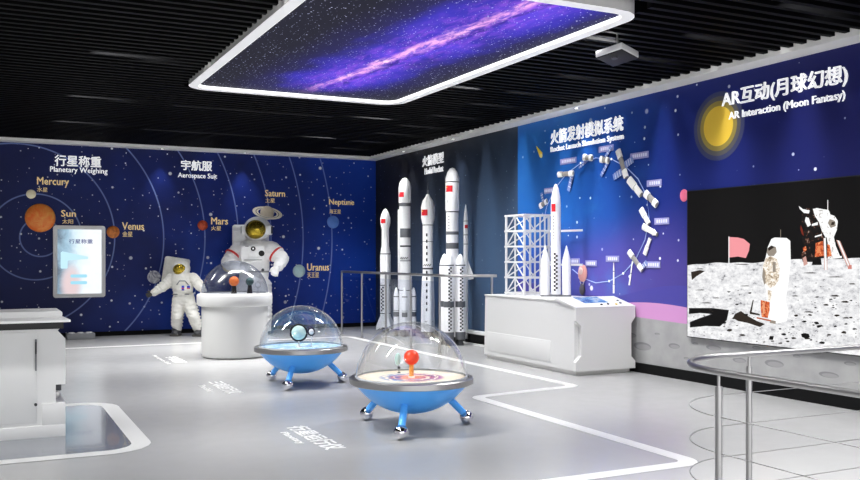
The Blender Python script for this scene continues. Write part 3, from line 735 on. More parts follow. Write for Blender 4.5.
# ------------------------------------------------------------------ reception-like counter at the left edge
M_cnt = mat('counter_white', (240, 240, 238), .35)
K = thing('exhibit_counter', 'white angular exhibit counter with black band under its top at the left edge', 'counter', (-.6, 8.5, 0))
def ck(q, n, m=None): return q.build(n, m, K, world=True)
front = [(-2.2, 0), (.62, 0), (.62, .283), (.545, .283), (.545, .433), (.62, .433), (.62, .815), (.56, .885), (.58, .905), (-2.2, .905)]
q = MB().prism([(a, 8.13, b) for a, b in front], (0, .85, 0), M_cnt); ck(q, 'body')
q = MB()                                                    # raised frame on the front
q.box(-2.2, .62, 8.115, 8.13, 0, .10, M_cnt, .003); q.box(.44, .62, 8.118, 8.13, .10, .283, M_cnt, .003)
q.box(-.06, .065, 8.118, 8.13, .10, .905, M_cnt, .003); ck(q, 'front_frame')
ck(MB().box(.10, .40, 8.122, 8.132, .13, .88, M_cnt, .004), 'door')
ck(MB().box(.385, .398, 8.10, 8.12, .56, .82, M_grey, .002).box(.385, .398, 8.098, 8.12, .70, .80, M_dark, .002), 'door_handle')
ck(MB().cyl((.39, 8.10, .28), (.39, 8.12, .28), .012, .012, M_dark, 16), 'lock')
ck(MB().box(.53, .60, 8.30, 8.34, .36, .42, M_dark, .002).box(.545, .585, 8.29, 8.31, .30, .35, M_steel, .002), 'side_bracket')
ck(MB().box(-2.2, .60, 8.06, 9.02, .905, .962, M_black, .002), 'black_band')
q = MB().prism([(-2.25, 8.0, .962), (.65, 8.0, .962), (.60, 9.06, .962), (-2.25, 9.06, .962)], (0, 0, .018), M_cnt); ck(q, 'top')
q = MB().prism([(a, 8.45, b) for a, b in rounded([(-2.2, .98), (.62, .98), (.62, 1.03), (-2.2, 1.03)], .02, closed=True)], (0, .5, 0), M_cnt); ck(q, 'raised_ledge')

# low box by the back wall
t = thing('floor_box', 'low grey box with white lamps on the floor against the blue wall', 'light fixture', (1.60, 17.6, 0))
MB().box(-.24, .24, -.12, .2, 0, .105, M_grey, .01).build('housing', None, t)
for k in (-.15, 0, .15): MB().cyl((k, .04, .10), (k, .04, .122), .06, .05, M_white, 20).build('lamp', None, t)

# ------------------------------------------------------------------ rockets on the floor
def checks(q, x, y, r, z0, z1, cell, ang, cols=2, m=M_black):          # chequered strip wrapped on a cylinder
    n = int((z1-z0)/cell)
    for i in range(n):
        for j in range(cols):
            if (i+j) % 2: continue
            a0 = ang+j*cell/r; a1 = a0+cell/r; zz = z0+i*cell; R = r+.002
            q.poly([(x+R*math.cos(a0), y+R*math.sin(a0), zz), (x+R*math.cos(a1), y+R*math.sin(a1), zz), (x+R*math.cos(a1), y+R*math.sin(a1), zz+cell), (x+R*math.cos(a0), y+R*math.sin(a0), zz+cell)], m)
def wrap(q, x, y, r, z0, z1, a0, a1, m, n=8):
    R = r+.003
    for k in range(n):
        b0 = a0+(a1-a0)*k/n; b1 = a0+(a1-a0)*(k+1)/n
        q.poly([(x+R*math.cos(b0), y+R*math.sin(b0), z0), (x+R*math.cos(b1), y+R*math.sin(b1), z0), (x+R*math.cos(b1), y+R*math.sin(b1), z1), (x+R*math.cos(b0), y+R*math.sin(b0), z1)], m)
def bands(q, r, zs, m):
    for z0, z1 in zs: q.cyl((0, 0, z0), (0, 0, z1), r+.002, r+.002, m, 36)
def nozzle(q, x, y, r, z1): q.lathe([(r*.5, z1), (r*.75, z1*.55), (r*1.0, 0), (r*.9, 0), (r*.4, z1)], (x, y, 0), M_dark, 20)
CAMA = math.atan2(-1.5, -.75)         # side of the rockets seen from the room
M_band = mat('rocket_grey_band', (96, 98, 102), .5); M_bandd = mat('rocket_dark_band', (50, 51, 54), .5)
def booster(t, x, y, r, z0, z1, tip, bandz=(), nose='cone', chk=None):
    q = MB()
    q.lathe([(0, z0), (r, z0), (r, z1), (r*.75, z1+tip*.45), (r*.35, z1+tip*.85), (0, z1+tip)], (x, y, 0), M_rocket, 28)
    for a, b in bandz: q.cyl((x, y, a), (x, y, b), r+.002, r+.002, M_band, 28)
    if chk: checks(q, x, y, r, *chk)
    b = q.build('booster', None, t)
    q = MB(); nozzle(q, x, y, r*.8, z0); q.build('nozzle', None, b)
def flag(t, r, z, ang, s=.1, x=0, y=0):
    q = MB(); wrap(q, x, y, r+.001, z-s*.42, z+s*.42, ang-s/2/r, ang+s/2/r, M_red); wrap(q, x, y, r+.003, z+s*.12, z+s*.3, ang-s*.4/r, ang-s*.22/r, M_yel, 2)
    q.build('flag_emblem', None, t)
def engines(t, r, z, n=4):
    q = MB()
    for k in range(n):
        a = 2*PI*k/n+.6; nozzle(q, r*.5*math.cos(a), r*.5*math.sin(a), r*.42, z)
    q.build('engine_cluster', None, t)

# 1: slim rocket nearest the corner
t = thing('model_rocket', 'shortest slim white model rocket nearest the room corner', 'model rocket', (7.20, 16.50, 0))
q = MB().lathe([(0, .10), (.10, .10), (.105, .45), (.105, 1.56), (.075, 1.72), (.072, 2.05), (.10, 2.17), (.10, 2.28), (.07, 2.38), (.03, 2.45), (0, 2.47)], m=M_rocket, seg=36)
bands(q, .105, ((1.555, 1.57), (.93, .945), (.37, .385)), M_bandd); checks(q, 0, 0, .106, .42, .92, .035, CAMA-.9, 2); checks(q, 0, 0, .106, 1.15, 1.22, .02, CAMA-.5, 4); q.build('hull', None, t)
for k in range(4):
    a = CAMA+.55+k*PI/2; u = Vector((math.cos(a), math.sin(a), 0)); w = Vector((-u.y, u.x, 0))*.006
    q = MB().prism([u*.09+Vector((0, 0, .10))-w, u*.21+Vector((0, 0, .05))-w, u*.21+Vector((0, 0, .13))-w, u*.10+Vector((0, 0, .36))-w], w*2, M_rocket); q.build('fin', None, t)
engines(t, .1, .10); flag(t, .10, 2.215, CAMA-.45, .10)
MB().box(-.025, .025, -.125, -.09, .2, 1.52, M_rocket, .008).build('cable_duct', None, t)

# 2
t = thing('model_rocket', 'tall white model rocket with grey bands and small strap-on boosters, second from corner', 'model rocket', (7.18, 15.53, 0))
q = MB().lathe([(0, .12), (.108, .12), (.108, 2.52), (.118, 2.54), (.118, 2.82), (.095, 2.92), (.05, 2.99), (0, 3.01)], m=M_rocket, seg=40)
bands(q, .108, ((2.46, 2.54), (1.87, 2.04), (1.42, 1.435), (.86, .875)), M_band); bands(q, .108, ((1.69, 1.72),), M_bandd)
checks(q, 0, 0, .109, 1.46, 1.50, .02, CAMA-.9, 8); wrap(q, 0, 0, .109, .78, .83, CAMA-.1, CAMA+.3, M_bandd); q.build('hull', None, t)
for a in (0, PI/2, PI, 3*PI/2):
    booster(t, .165*math.cos(a-TH), .165*math.sin(a-TH), .050, .14, .76, .17, ((.74, .76), (.37, .46), (.48, .49)))
engines(t, .105, .12); flag(t, .118, 2.68, CAMA-.6, .11)
MB().box(-.14, -.10, -.02, .02, .9, 2.4, M_rocket, .006).build('cable_duct', None, t)

# 3
t = thing('model_rocket', 'white model rocket with escape spire and dotted black line, third from corner', 'model rocket', (7.39, 14.97, 0))
MB().lathe([(0, .12), (.095, .12), (.095, 1.98), (.095, 2.09), (.125, 2.22), (.128, 2.42), (.10, 2.54), (.045, 2.62), (.028, 2.66), (0, 2.67)], m=M_rocket, seg=40).build('hull', None, t)
MB().cyl((0, 0, 2.65), (0, 0, 2.74), .016, .013, M_grey, 16).cyl((0, 0, 2.74), (0, 0, 2.88), .008, .005, M_dark, 12).build('escape_tower', None, t)
q = MB(); bands(q, .095, ((2.085, 2.105), (1.27, 1.30), (.30, .31)), M_bandd); bands(q, .095, ((1.78, 1.79),), M_band)
z = .5
while z < 1.95:
    if not 1.2 < z < 1.38: wrap(q, 0, 0, .096, z, z+.055, CAMA-.35, CAMA-.05, M_black)
    z += .115
checks(q, 0, 0, .096, 1.33, 1.37, .02, CAMA-1., 8); q.build('hull', None, t)
for k in range(4):
    a = CAMA+.4+k*PI/2; b = Vector((math.cos(a), math.sin(a), 0))*.075
    q = MB(); q.lathe([(0, .12), (.05, .12), (.045, .7), (.03, 1.1), (0, 1.25)], (b.x*1.15, b.y*1.15, 0), M_rocket, 20); bo = q.build('booster', None, t)
    q = MB(); nozzle(q, b.x*1.15, b.y*1.15, .045, .12); q.build('nozzle', None, bo)
flag(t, .128, 2.32, CAMA-.55, .13); engines(t, .09, .12)

# 4: big one
t = thing('model_rocket', 'largest white model rocket with four fat boosters and two wide grey bands', 'model rocket', (7.18, 13.60, 0))
q = MB().lathe([(0, .14), (.105, .14), (.105, 2.27), (.118, 2.31), (.118, 2.84), (.085, 2.95), (.045, 3.01), (0, 3.03)], m=M_rocket, seg=44)
bands(q, .118, ((2.77, 2.785),), M_bandd); bands(q, .106, ((2.26, 2.29),), M_bandd); bands(q, .106, ((1.88, 1.935), (1.64, 1.74)), M_band)
for k in range(5): wrap(q, 0, 0, .107, 1.98+k*.05, 1.992+k*.05, CAMA-.7, CAMA-.5, M_dark, 2)
wrap(q, 0, 0, .119, 2.42, 2.47, CAMA-.75, CAMA-.65, M_dark, 2); q.build('hull', None, t)
for k in range(4):
    a = CAMA+.35+PI/4+k*PI/2
    booster(t, .148*math.cos(a), .148*math.sin(a), .086, .10, 1.37, .19, ((1.35, 1.37), (.65, .75), (.10, .23)), chk=(.25, 1.33, .03, CAMA-.1, 2))
MB().cyl(Vector((math.cos(CAMA), math.sin(CAMA), 0))*.13+Vector((0, 0, .2)), Vector((math.cos(CAMA), math.sin(CAMA), 0))*.13+Vector((0, 0, .80)), .03, .03, M_band, 20).build('cable_duct', None, t)
engines(t, .1, .14); flag(t, .118, 2.66, CAMA-.55, .13)

# 5: slender one behind
t = thing('model_rocket', 'slender white model rocket with swept fins standing behind the largest rocket', 'model rocket', (7.53, 13.76, 0))
q = MB().lathe([(0, .08), (.04, .08), (.04, 2.1), (.032, 2.22), (.015, 2.36), (0, 2.42)], m=M_rocket, seg=28)
bands(q, .04, ((2.12, 2.13), (1.88, 1.89), (1.72, 1.73)), M_bandd); wrap(q, 0, 0, .041, 2.0, 2.06, CAMA-.5, CAMA+.9, M_red); q.build('hull', None, t)
q = MB().prism([(.03, .0, 1.45), (.03, -.01, 1.1), (.07, -.13, 1.12), (.07, -.13, 1.18)], (.012, 0, 0), M_rocket); q.build('fin', None, t)
q = MB().prism([(.0, .03, 1.45), (.0, .03, 1.1), (0, .15, 1.12), (0, .15, 1.18)], (.012, 0, 0), M_rocket); q.build('fin', None, t)
q = MB(); nozzle(q, 0, 0, .035, .09); q.build('nozzle', None, t)

# ledge along the charcoal wall
t = thing('wall_ledge', 'low white ledge with dark recess along the charcoal wall behind the console', 'ledge', (7.55, 13.0, 0))
MB().box(-.06, .085, -.65, 1.1, .185, .235, M_white, .005).box(-.06, .085, -.65, -.60, 0, .19, M_white).box(-.06, .085, 1.05, 1.1, 0, .19, M_white).box(-.06, -.045, -.65, 1.1, 0, .03, M_white).build('frame', None, t)
MB().box(.02, .05, -.6, 1.05, .0, .185, M_black).build('recess_panel', None, t)

# ------------------------------------------------------------------ glass railing round the rockets
t = thing('glass_railing', 'steel and glass railing in front of the standing rockets', 'railing', (6.3, 14.4, 0))
path = rounded([(6.3, 16.57), (6.3, 12.05), (6.98, 11.78)], .35, 8)
MB().tube([(x, y, 1.215) for x, y in path], .022, M_steel, 14).build('handrail', None, t, world=True)
posts = [(6.3, 16.57), (6.3, 15.53), (6.3, 14.42), (6.3, 13.39), (6.3, 12.35), (6.92, 11.82)]
for x, y in posts:
    MB().cyl((x, y, 0), (x, y, 1.20), .018, .018, M_steel, 16).cyl((x, y, 0), (x, y, .012), .05, .05, M_steel, 20).build('post', None, t, world=True)
for a, b in zip(posts, posts[1:-1]):
    MB().box(a[0]-.004, a[0]+.004, b[1]+.03, a[1]-.03, .10, 1.12, M_pane).build('glass_panel', None, t, world=True)

# ------------------------------------------------------------------ launch console
K = thing('launch_console', 'white angular console with sloping control desk against the blue mural', 'console', (7.2, 10.6, 0))
def ck(q, n, m=None): return q.build(n, m, K, world=True)
side = [(9.37, .055), (11.65, .055), (11.62, .93), (9.78, .93), (9.74, .945), (9.37, .85)]
ck(MB().prism([(6.69, a, b) for a, b in side], (.90, 0, 0), M_white), 'body')
ck(MB().box(6.72, 7.58, 9.39, 11.61, 0, .06, M_offw), 'plinth')
ck(MB().box(6.684, 6.692, 9.9, 11.55, .12, .40, M_white, .004), 'front_panel')
e = [(6.67, .055), (7.61, .055), (7.61, .15), (7.545, .21), (7.545, .64), (7.61, .72), (7.61, .852), (6.67, .852), (6.67, .70), (6.75, .63), (6.75, .25), (6.67, .17)]
ck(MB().prism([(a, 9.31, b) for a, b in e], (0, .06, 0), M_white), 'end_panel')
ck(MB().prism([(6.67, 9.31, .85), (6.67, 9.31, .866), (6.67, 9.76, .975), (6.67, 9.80, .94), (6.67, 9.5, .89)], (.94, 0, 0), M_white), 'desk_top')
ck(MB().box(6.68, 7.61, 9.79, 11.63, .925, .945, M_white, .004), 'worktop')
def slope(x, v): return (x, 9.31+.45*v, .866+.109*v+.002)       # v: 0 front edge, 1 back edge
n = NT('desk_screen_picture'); f = n.noise(n.obj, 9., 4.)
colr = n.ramp(f, [(.35, S((40, 90, 170))), (.5, S((90, 150, 214))), (.65, S((190, 210, 225))), (.75, S((60, 60, 70)))])
n.b.inputs['Base Color'].default_value = (.02, .02, .02, 1); n.t.links.new(colr, n.b.inputs['Emission Color']); n.b.inputs['Emission Strength'].default_value = .8; n.b.inputs['Roughness'].default_value = .2
ck(MB().prism([slope(6.92, .36), slope(7.30, .36), slope(7.30, .92), slope(6.92, .92)], (0, -.002, .004), n.m), 'control_screen')
q = MB()
for x, v, m_ in ((7.12, .16, M_black), (7.24, .2, M_dark), (7.36, .16, M_yel), (7.46, .26, M_dark), (7.5, .5, M_grey)):
    p = slope(x, v); q.cyl(p, (p[0], p[1]-.003, p[2]+.012), .018, .016, m_, 16)
ck(q, 'buttons')

# launch tower
T = thing('launch_tower', 'white lattice launch tower model standing on the console', 'launch tower', (7.19, 11.25, .945))
c4 = [(6.98, 11.5), (6.98, 11.0), (7.40, 11.0), (7.40, 11.5)]
q = MB()
for x, y in c4: q.box(x-.013, x+.013, y-.013, y+.013, .945, 2.11, M_white)
for x, y in ((6.98, 11.25), (7.16, 11.0), (7.25, 11.0), (7.33, 11.0)): q.box(x-.009, x+.009, y-.009, y+.009, .945, 2.11, M_white)
q.build('uprights', None, T, world=True)
zs = [.97+.228*k for k in range(6)]
for z in zs:
    q = MB(); q.box(6.955, 7.43, 10.985, 11.01, z-.012, z+.012, M_white); q.box(6.955, 7.43, 11.49, 11.515, z-.012, z+.012, M_white)
    q.box(6.965, 6.99, 10.98, 11.53, z-.012, z+.012, M_white); q.box(7.39, 7.415, 10.98, 11.53, z-.012, z+.012, M_white); q.build('platform', None, T, world=True)
q = MB()
for a, b in zip(zs, zs[1:]):
    q.tube([(6.98, 11.5, a), (6.98, 11.25, b)], .010, M_white, 6); q.tube([(6.98, 11.0, a), (6.98, 11.25, b)], .010, M_white, 6)
    q.tube([(7.40, 11.5, a), (7.40, 11.0, b)], .010, M_white, 6); q.tube([(6.98, 11.5, a), (7.40, 11.5, b)], .010, M_white, 6)
    q.tube([(7.16, 11.0, a), (6.98, 11.0, b)], .008, M_white, 6)
q.build('braces', None, T, world=True)
for z in (1.86, 1.375):
    MB().prism([(7.40, 11.0, z), (7.52, 10.36, z), (7.55, 10.37, z), (7.43, 11.0, z)], (0, 0, .03), M_white).build('service_arm', None, T, world=True)

# rocket on the console
t = thing('launch_rocket', 'white model rocket with strap-on boosters beside the lattice tower on the console', 'model rocket', (7.215, 10.55, .945))
hq = MB().lathe([(0, .03), (.070, .03), (.070, 1.28), (.062, 1.40), (.040, 1.52), (.018, 1.575), (0, 1.585)], m=M_rocket, seg=36)
A2 = math.atan2(-CS, -SN)
q = MB(); wrap(q, 0, 0, .071, 1.19, 1.30, A2-1.1, A2-.2, M_red); q.build('flag_emblem', None, t)
q = hq; checks(q, 0, 0, .071, .08, .62, .028, A2-.55, 2)
for k in range(8): wrap(q, 0, 0, .071, .80+k*.045, .82+k*.045, A2-.62, A2-.45, M_dark, 2)
q.build('hull', None, t)
for a, rr in ((PI, .150), (0, .150), (PI/2+.2, .13), (-PI/2+3.5, .13)):
    bx, by = rr*math.cos(a-TH), rr*math.sin(a-TH)
    if abs(a-PI) < .01 or a == 0:
        q = MB().lathe([(0, .02), (.062, .02), (.062, .50), (.008, .71), (0, .72)], (bx, by, 0), M_rocket, 28); q.cyl((bx, by, .012), (bx, by, .035), .06, .06, M_band, 28); q.build('booster', None, t)
MB().box(-.21, .21, -.06, .06, .0, .022, M_band, .003, M=Matrix.Rotation(-TH, 4, 'Z')).build('base_clamp', None, t)

# ------------------------------------------------------------------ things in relief on the blue mural
XR = XW-.012
M_sat = mat('satellite_white', (252, 250, 244), .5); M_sat2 = mat('satellite_grey', (150, 146, 140), .5); M_sol = mat('solar_panel', (120, 140, 196), .4); M_tag = mat('caption_plate', (150, 150, 200), .5); M_tagl = mat('caption_print', (222, 222, 240), .5)
def relief_box(q, cy, cz, L, W, deg, m, d=.03, x=0.):
    """flat-backed block centred at (cy, cz); the angle runs in the picture sense, 0 = to the right"""
    a = math.radians(deg)
    q.box(-L/2, L/2, -W/2, W/2, 0, d, m, min(W, d)*.25, M=Matrix(((0, 0, -1, XR-x), (-1, 0, 0, cy), (0, 1, 0, cz), (0, 0, 0, 1))) @ Matrix.Rotation(a, 4, 'Z'))
def craft(label, y, z, deg, L, W, panels=(), seg=3, cone=False, name='satellite_model'):
    t = thing(name, label, 'spacecraft model', (XR, y, z))
    BM = Matrix(((0, 0, -.45, .011), (-1, 0, 0, 0), (0, 1, 0, 0), (0, 0, 0, 1))) @ Matrix.Rotation(math.radians(deg), 4, 'Z')
    W *= .78; L *= .92
    q = MB(); x = -L/2; ls = [L*f for f in ((.3, .42, .28) if seg == 3 else (.5, .5))]
    for k, l in enumerate(ls):
        r = W/2*(1, .82, .95)[k]; q.cyl((x, 0, W/2), (x+l*.93, 0, W/2), r, r if not (cone and k == len(ls)-1) else r*.35, (M_sat, M_sat2, M_sat)[k] if seg == 3 and k == 1 and not cone else M_sat, 16, M=BM)
        q.cyl((x+l*.9, 0, W/2), (x+l, 0, W/2), r*.7, r*.7, M_sat2, 12, M=BM); x += l
    q.build('hull', None, t)
    for (px, py, pl, pw, pd) in panels:
        q = MB(); PM = BM @ Matrix.Translation((px, py, W/2)) @ Matrix.Rotation(math.radians(pd), 4, 'Z')
        q.box(-pl/2, pl/2, -pw/2, pw/2, -.006, .006, M_sol, 0, PM)
        for k in range(1, 4): q.box(-pl/2+pl*k/4-.003, -pl/2+pl*k/4+.003, -pw/2, pw/2, -.008, .008, M_sat, 0, PM)
        q.build('solar_panel', None, t)
craft('small white satellite at the left foot of the spacecraft arc', 11.48, 2.31, 20, .22, .12, [(.0, .10, .16, .05, 90)])
craft('white satellite with panel hanging down, below the left caption plate', 10.90, 2.715, -2, .42, .115, [(.12, -.13, .26, .07, 70)])
craft('white satellite with thin wing at the top left of the arc', 10.36, 2.90, -8, .22, .125, [(-.10, -.10, .22, .03, 30)])
craft('white satellite crossed by a long blue solar wing at the arc top', 9.98, 2.83, -12, .20, .125, [(.05, .10, .22, .05, 60), (.02, -.13, .22, .05, 60)])
craft('tall space station model with blue panels on both sides', 9.60, 2.74, -65, .46, .13, [(.05, .13, .18, .09, 85), (.08, -.14, .20, .09, 85)])
craft('long grey cylindrical spacecraft on the right of the arc', 9.33, 2.41, -42, .36, .15, (), 2)
craft('white capsule spacecraft with rounded nose just below the long grey one', 9.02, 2.24, -36, .30, .14)
craft('small slanted white spacecraft below the capsule', 9.14, 2.02, -52, .28, .12, (), 2)
craft('pointed white spacecraft right of the arc above the lower captions', 9.04, 1.84, -22, .32, .12, (), 3, True)
craft('small upright white spacecraft in the lower right of the arc', 9.10, 1.64, 62, .26, .09, (), 2)
craft('white station with cross-shaped end at the lower right of the arc', 9.33, 1.45, -42, .40, .11, [(.16, .06, .16, .06, 80)])
craft('thin white escape stage hanging from the cross-ended station', 9.44, 1.29, 78, .36, .035, (), 2)
craft('thin white mast-like rocket standing at the foot of the arc', 9.80, 1.22, 90, .46, .04, (), 3, True)
t = thing('parachute_capsule', 'pink parachute with dark capsule hanging under it on the mural', 'spacecraft model', (XR, 10.50, 1.10))
q = MB(); ML = Matrix(((0, 0, -1, 0), (-1, 0, 0, 0), (0, 1, 0, 0), (0, 0, 0, 1)))
q.ball((0, .17, .0), .10, mat('parachute_pink', (236, 170, 160), .6), (1, 1.25, .35), 28, M=ML); q.ball((0, .20, .03), .045, mat('parachute_light', (246, 214, 204), .6), (1, 1.2, .4), 20, M=ML); q.build('parachute', None, t)
MB().ball((0, -.06, .01), .055, mat('capsule_dark', (74, 70, 78), .6), (1, 1.5, .5), 24, M=ML).build('capsule', None, t)
MB().tube([(-.01, .05, .06), (-.01, .02, 0)], .004, M_sat).tube([(-.01, -.05, .06), (-.01, -.02, 0)], .004, M_sat).build('cord', None, t)
# line through the arc
arc = [(10.75, 1.32), (10.5, 1.20), (10.2, 1.14), (9.9, 1.17), (9.6, 1.28), (9.35, 1.46), (9.16, 1.72), (9.08, 2.0), (9.12, 2.28), (9.3, 2.52), (9.55, 2.70), (9.85, 2.83), (10.2, 2.88), (10.55, 2.84), (10.9, 2.72), (11.2, 2.52), (11.42, 2.26), (11.5, 2.05)]
t = thing('trajectory_line', 'thin pale blue line with small beads linking the spacecraft arc', 'wall line', (XR, 10.2, 2.0))
M_line = mat('pale_line', (176, 196, 240), .5)
MB().tube([(XW-.006, a, b) for a, b in arc], .006, M_line, 6).build('line', None, t, world=True)
for k in (1, 3, 4, 5, 8, 10, 11, 13): MB().ball((XW-.008, *arc[k]), .017, M_letter, (.5, 1, 1), 12).build('bead', None, t, world=True)
def plate(y, z, w, label):
    t = thing('caption_plate', label, 'caption plate', (XW, y, z), 0, 'lilac caption plates on the rocket mural')
    MB().box(-.012, -.001, -w/2, w/2, -.042, .042, M_tag, .003).build('plate', None, t)
    q = MB(); k = -w/2+.03
    while k < w/2-.04: q.box(-.014, -.011, k, k+.028, -.02, .022, M_tagl); k += .042
    q.build('print', None, t)
for y, z, w, lb in ((10.86, 2.90, .40, 'lilac caption plate above the satellite with hanging panel'), (9.97, 2.985, .32, 'topmost lilac caption plate under the word System'), (9.27, 2.82, .36, 'lilac caption plate right of the tall space station'), (8.98, 2.44, .28, 'lilac caption plate beside the long grey spacecraft'),
                    (8.84, 1.95, .27, 'lilac caption plate right of the slanted white spacecraft'), (9.00, 1.40, .27, 'lilac caption plate right of the cross-ended station'), (9.83, 1.475, .28, 'lilac caption plate above the mast-like rocket'), (10.31, 1.41, .26, 'lilac caption plate above the pink parachute'), (10.68, 1.44, .2, 'lilac caption plate left of the pink parachute'), (11.36, 2.50, .24, 'lilac caption plate left of the console rocket tip')):
    plate(y, z, w, lb)
# cartoon sun, pink planet, comet
t = thing('cartoon_sun', 'yellow sun disc with darker halo rings left of the AR title', 'wall decoration', (XW, 7.87, 3.02))
for r, m_, d in ((.40, mat('halo_outer', (52, 58, 96), .6), .002), (.345, mat('halo_middle', (86, 84, 84), .6), .004), (.29, mat('halo_inner', (150, 132, 62), .6), .006), (.232, mat('sun_yellow', (240, 200, 66), .5), .0075)):
    MB().cyl((0, 0, 0), (-d, 0, 0), r, r, m_, 56).build('sun_disc' if d > .007 else 'halo', None, t)
t = tag(MB().ball((0, 0, 0), .07, mat('pink_planet', (228, 110, 140), .5), (.25, 1, 1.1), 28).build('pink_planet', None, None, loc=None), 'small pink planet ball at the upper left corner of the moon screen', 'wall decoration'); t.location = (XW-.004, 8.44, 2.25)
t = thing('comet_decoration', 'small yellow comet on the mural left of the rocket title', 'wall decoration', (XW, 11.6, 3.11))
MB().prism([(-.002, .10, .10), (-.002, -.06, -.02), (-.002, -.05, -.09), (-.002, -.0, -.08)], (-.012, 0, 0), M_yel).build('tail', None, t)
MB().ball((-.008, -.035, -.06), .035, mat('comet_head', (240, 220, 140), .5), (.3, 1, 1), 16).build('head', None, t)

# ------------------------------------------------------------------ LED wall with the moon picture
def em(name, col, e=1.):
    m = mat(name, (4, 4, 4), .6, emit=col, es=e, spec=.08); return m
L = thing('led_video_wall', 'large wide screen on the right wall showing an astronaut on the moon', 'screen', (XW, 6.8, .54))
XS = 7.60
MB().box(XS+.002, XW, 5.15, 8.342, .535, 2.295, M_black, .003).build('housing', None, L, world=True)
def sc(u, v, k=0):                                  # picture coordinates on the screen plane -> point in the room
    tt = (u-430)/900.; rx, ry, rz = SN+CS*tt, CS-SN*tt, (257-v)/900.; s = XS/rx
    return (XS-.0006*k, ry*s, 1.5+rz*s)
nm = NT('moon_ground_picture'); v = nm.comb(nm.y, nm.z)
sp = nm.noise(nm.comb(nm.math('MULTIPLY', nm.y, 1.), nm.math('MULTIPLY', nm.z, 1.8)), 11., 9., .76)
sp2 = nm.noise(nm.comb(nm.y, nm.math('MULTIPLY', nm.z, 2.2)), 3.4, 5., .6)
tot = nm.math('ADD', nm.math('MULTIPLY', sp, .75), nm.math('MULTIPLY', sp2, .32))
colr = nm.ramp(tot, [(.395, (.005, .005, .006)), (.415, (.06, .06, .07)), (.43, (.4, .4, .42)), (.47, (.62, .62, .64)), (.55, (.80, .80, .81)), (.66, (1, 1, 1))])
nm.b.inputs['Base Color'].default_value = (.01, .01, .01, 1); nm.t.links.new(colr, nm.b.inputs['Emission Color']); nm.b.inputs['Emission Strength'].default_value = .92; nm.b.inputs['Roughness'].default_value = .6; nm.b.inputs['Specular IOR Level'].default_value = .08
Mg = nm.m
K_, W_, R_, O_ = em('picture_black', (14, 13, 13), 1.), em('picture_white', (246, 246, 246), .95), em('picture_flag', (236, 150, 156), .95), em('picture_foil', (206, 84, 46), .9)
G_, D_, T_ = em('picture_grey', (150, 140, 128), .9), em('picture_dark', (48, 40, 34), .9), em('picture_tan', (214, 200, 180), .9)
yR = 5.17
def picture_noise(name, scale, stops, e=.95):
    n = NT(name); f = n.noise(n.comb(n.y, n.z), scale, 5., .65, .8)
    c_ = n.ramp(f, [(p, S(q)) for p, q in stops]); n.t.links.new(c_, n.b.inputs['Emission Color']); n.b.inputs['Emission Strength'].default_value = e
    n.b.inputs['Base Color'].default_value = (.003, .003, .003, 1); n.b.inputs['Specular IOR Level'].default_value = .08
    return n.m
T_ = picture_noise('picture_suit', 26., [(.34, (96, 84, 70)), (.42, (176, 156, 132)), (.5, (226, 212, 192)), (.6, (250, 246, 240))])
W2 = picture_noise('picture_lander_white', 22., [(.32, (40, 36, 34)), (.38, (190, 184, 178)), (.45, (246, 246, 246))])
BR = picture_noise('picture_lander_shade', 20., [(.36, (16, 14, 14)), (.56, (24, 20, 18)), (.62, (96, 52, 36)), (.70, (200, 190, 180))])
FO = picture_noise('picture_foil_crumple', 40., [(.35, (120, 44, 26)), (.5, (212, 92, 48)), (.65, (246, 176, 120))])
O_ = FO
def P(q, pts, m_, k): q.poly([sc(a, b, k) for a, b in pts], m_)
q = MB()
q.poly([(XS, 8.33, .546), (XS, yR, .546), (XS, yR, 2.285), (XS, 8.33, 2.285)], K_)
z_h = lambda y: 1.405+(8.36-y)*.038+.008*math.sin(y*5)+.005*math.sin(y*17)
top = [(XS-.0006, 8.33-(8.33-yR)*i/40, z_h(8.33-(8.33-yR)*i/40)) for i in range(41)]
q.poly([(XS-.0006, 8.33, .546), (XS-.0006, yR, .546)]+top[::-1], Mg)
# long shadows lower left
P(q, [(689, 308), (712, 308), (729, 310), (727, 320), (720, 326.5), (706, 326), (690, 327.5), (690, 322), (700, 318), (712, 314), (700, 313), (689, 314)], K_, 2)
P(q, [(735, 314), (741, 311), (748, 316), (757, 321), (765, 324), (760, 327), (748, 323), (738, 321), (733, 318)], D_, 2)
P(q, [(691, 272), (700, 270), (705, 271), (697, 276), (692, 280)], D_, 2)
# flag
P(q, [(728.6, 236.5), (729.5, 236.5), (729.5, 263), (728.6, 263)], W_, 3)
P(q, [(729.5, 237), (738, 237.5), (744, 239), (750, 244), (749, 251), (746, 258), (738, 256.5), (729.5, 257.5)], R_, 3)
# lander: dark ascent stage, white body, foil, legs
P(q, [(803, 212), (808, 207), (818, 214), (826, 209), (833, 216), (831, 232), (824, 240), (826, 252), (820, 258), (812, 262), (803, 262), (801, 255), (804, 247), (802, 238), (805, 228), (801, 219)], BR, 3)
for pts in ([(799, 206), (803, 209), (810, 210.5), (809, 213.5), (804, 213), (800, 209)], [(806, 217), (809, 218), (811, 225), (808, 227), (805, 221)], [(812, 224), (818, 222), (818, 225), (812, 226)],
            [(813, 209), (817, 208), (822, 209), (829, 210), (831, 216), (828, 222), (830, 233), (826, 238), (822, 231), (819, 222), (815, 216)],
            [(829, 214), (835, 216), (838, 221), (837, 230), (834, 237), (836, 246), (841, 258), (829, 259), (828, 244), (826, 232)],
            [(824, 238), (826, 238), (827, 270), (825, 270)], [(837, 240), (840, 241), (851.5, 268), (849, 269)], [(828, 256), (842, 256), (842, 258), (828, 259)], [(815, 236), (822, 234), (822, 235.5), (815, 237.5)]):
    P(q, pts, W2 if len(pts) > 8 else W_, 4)
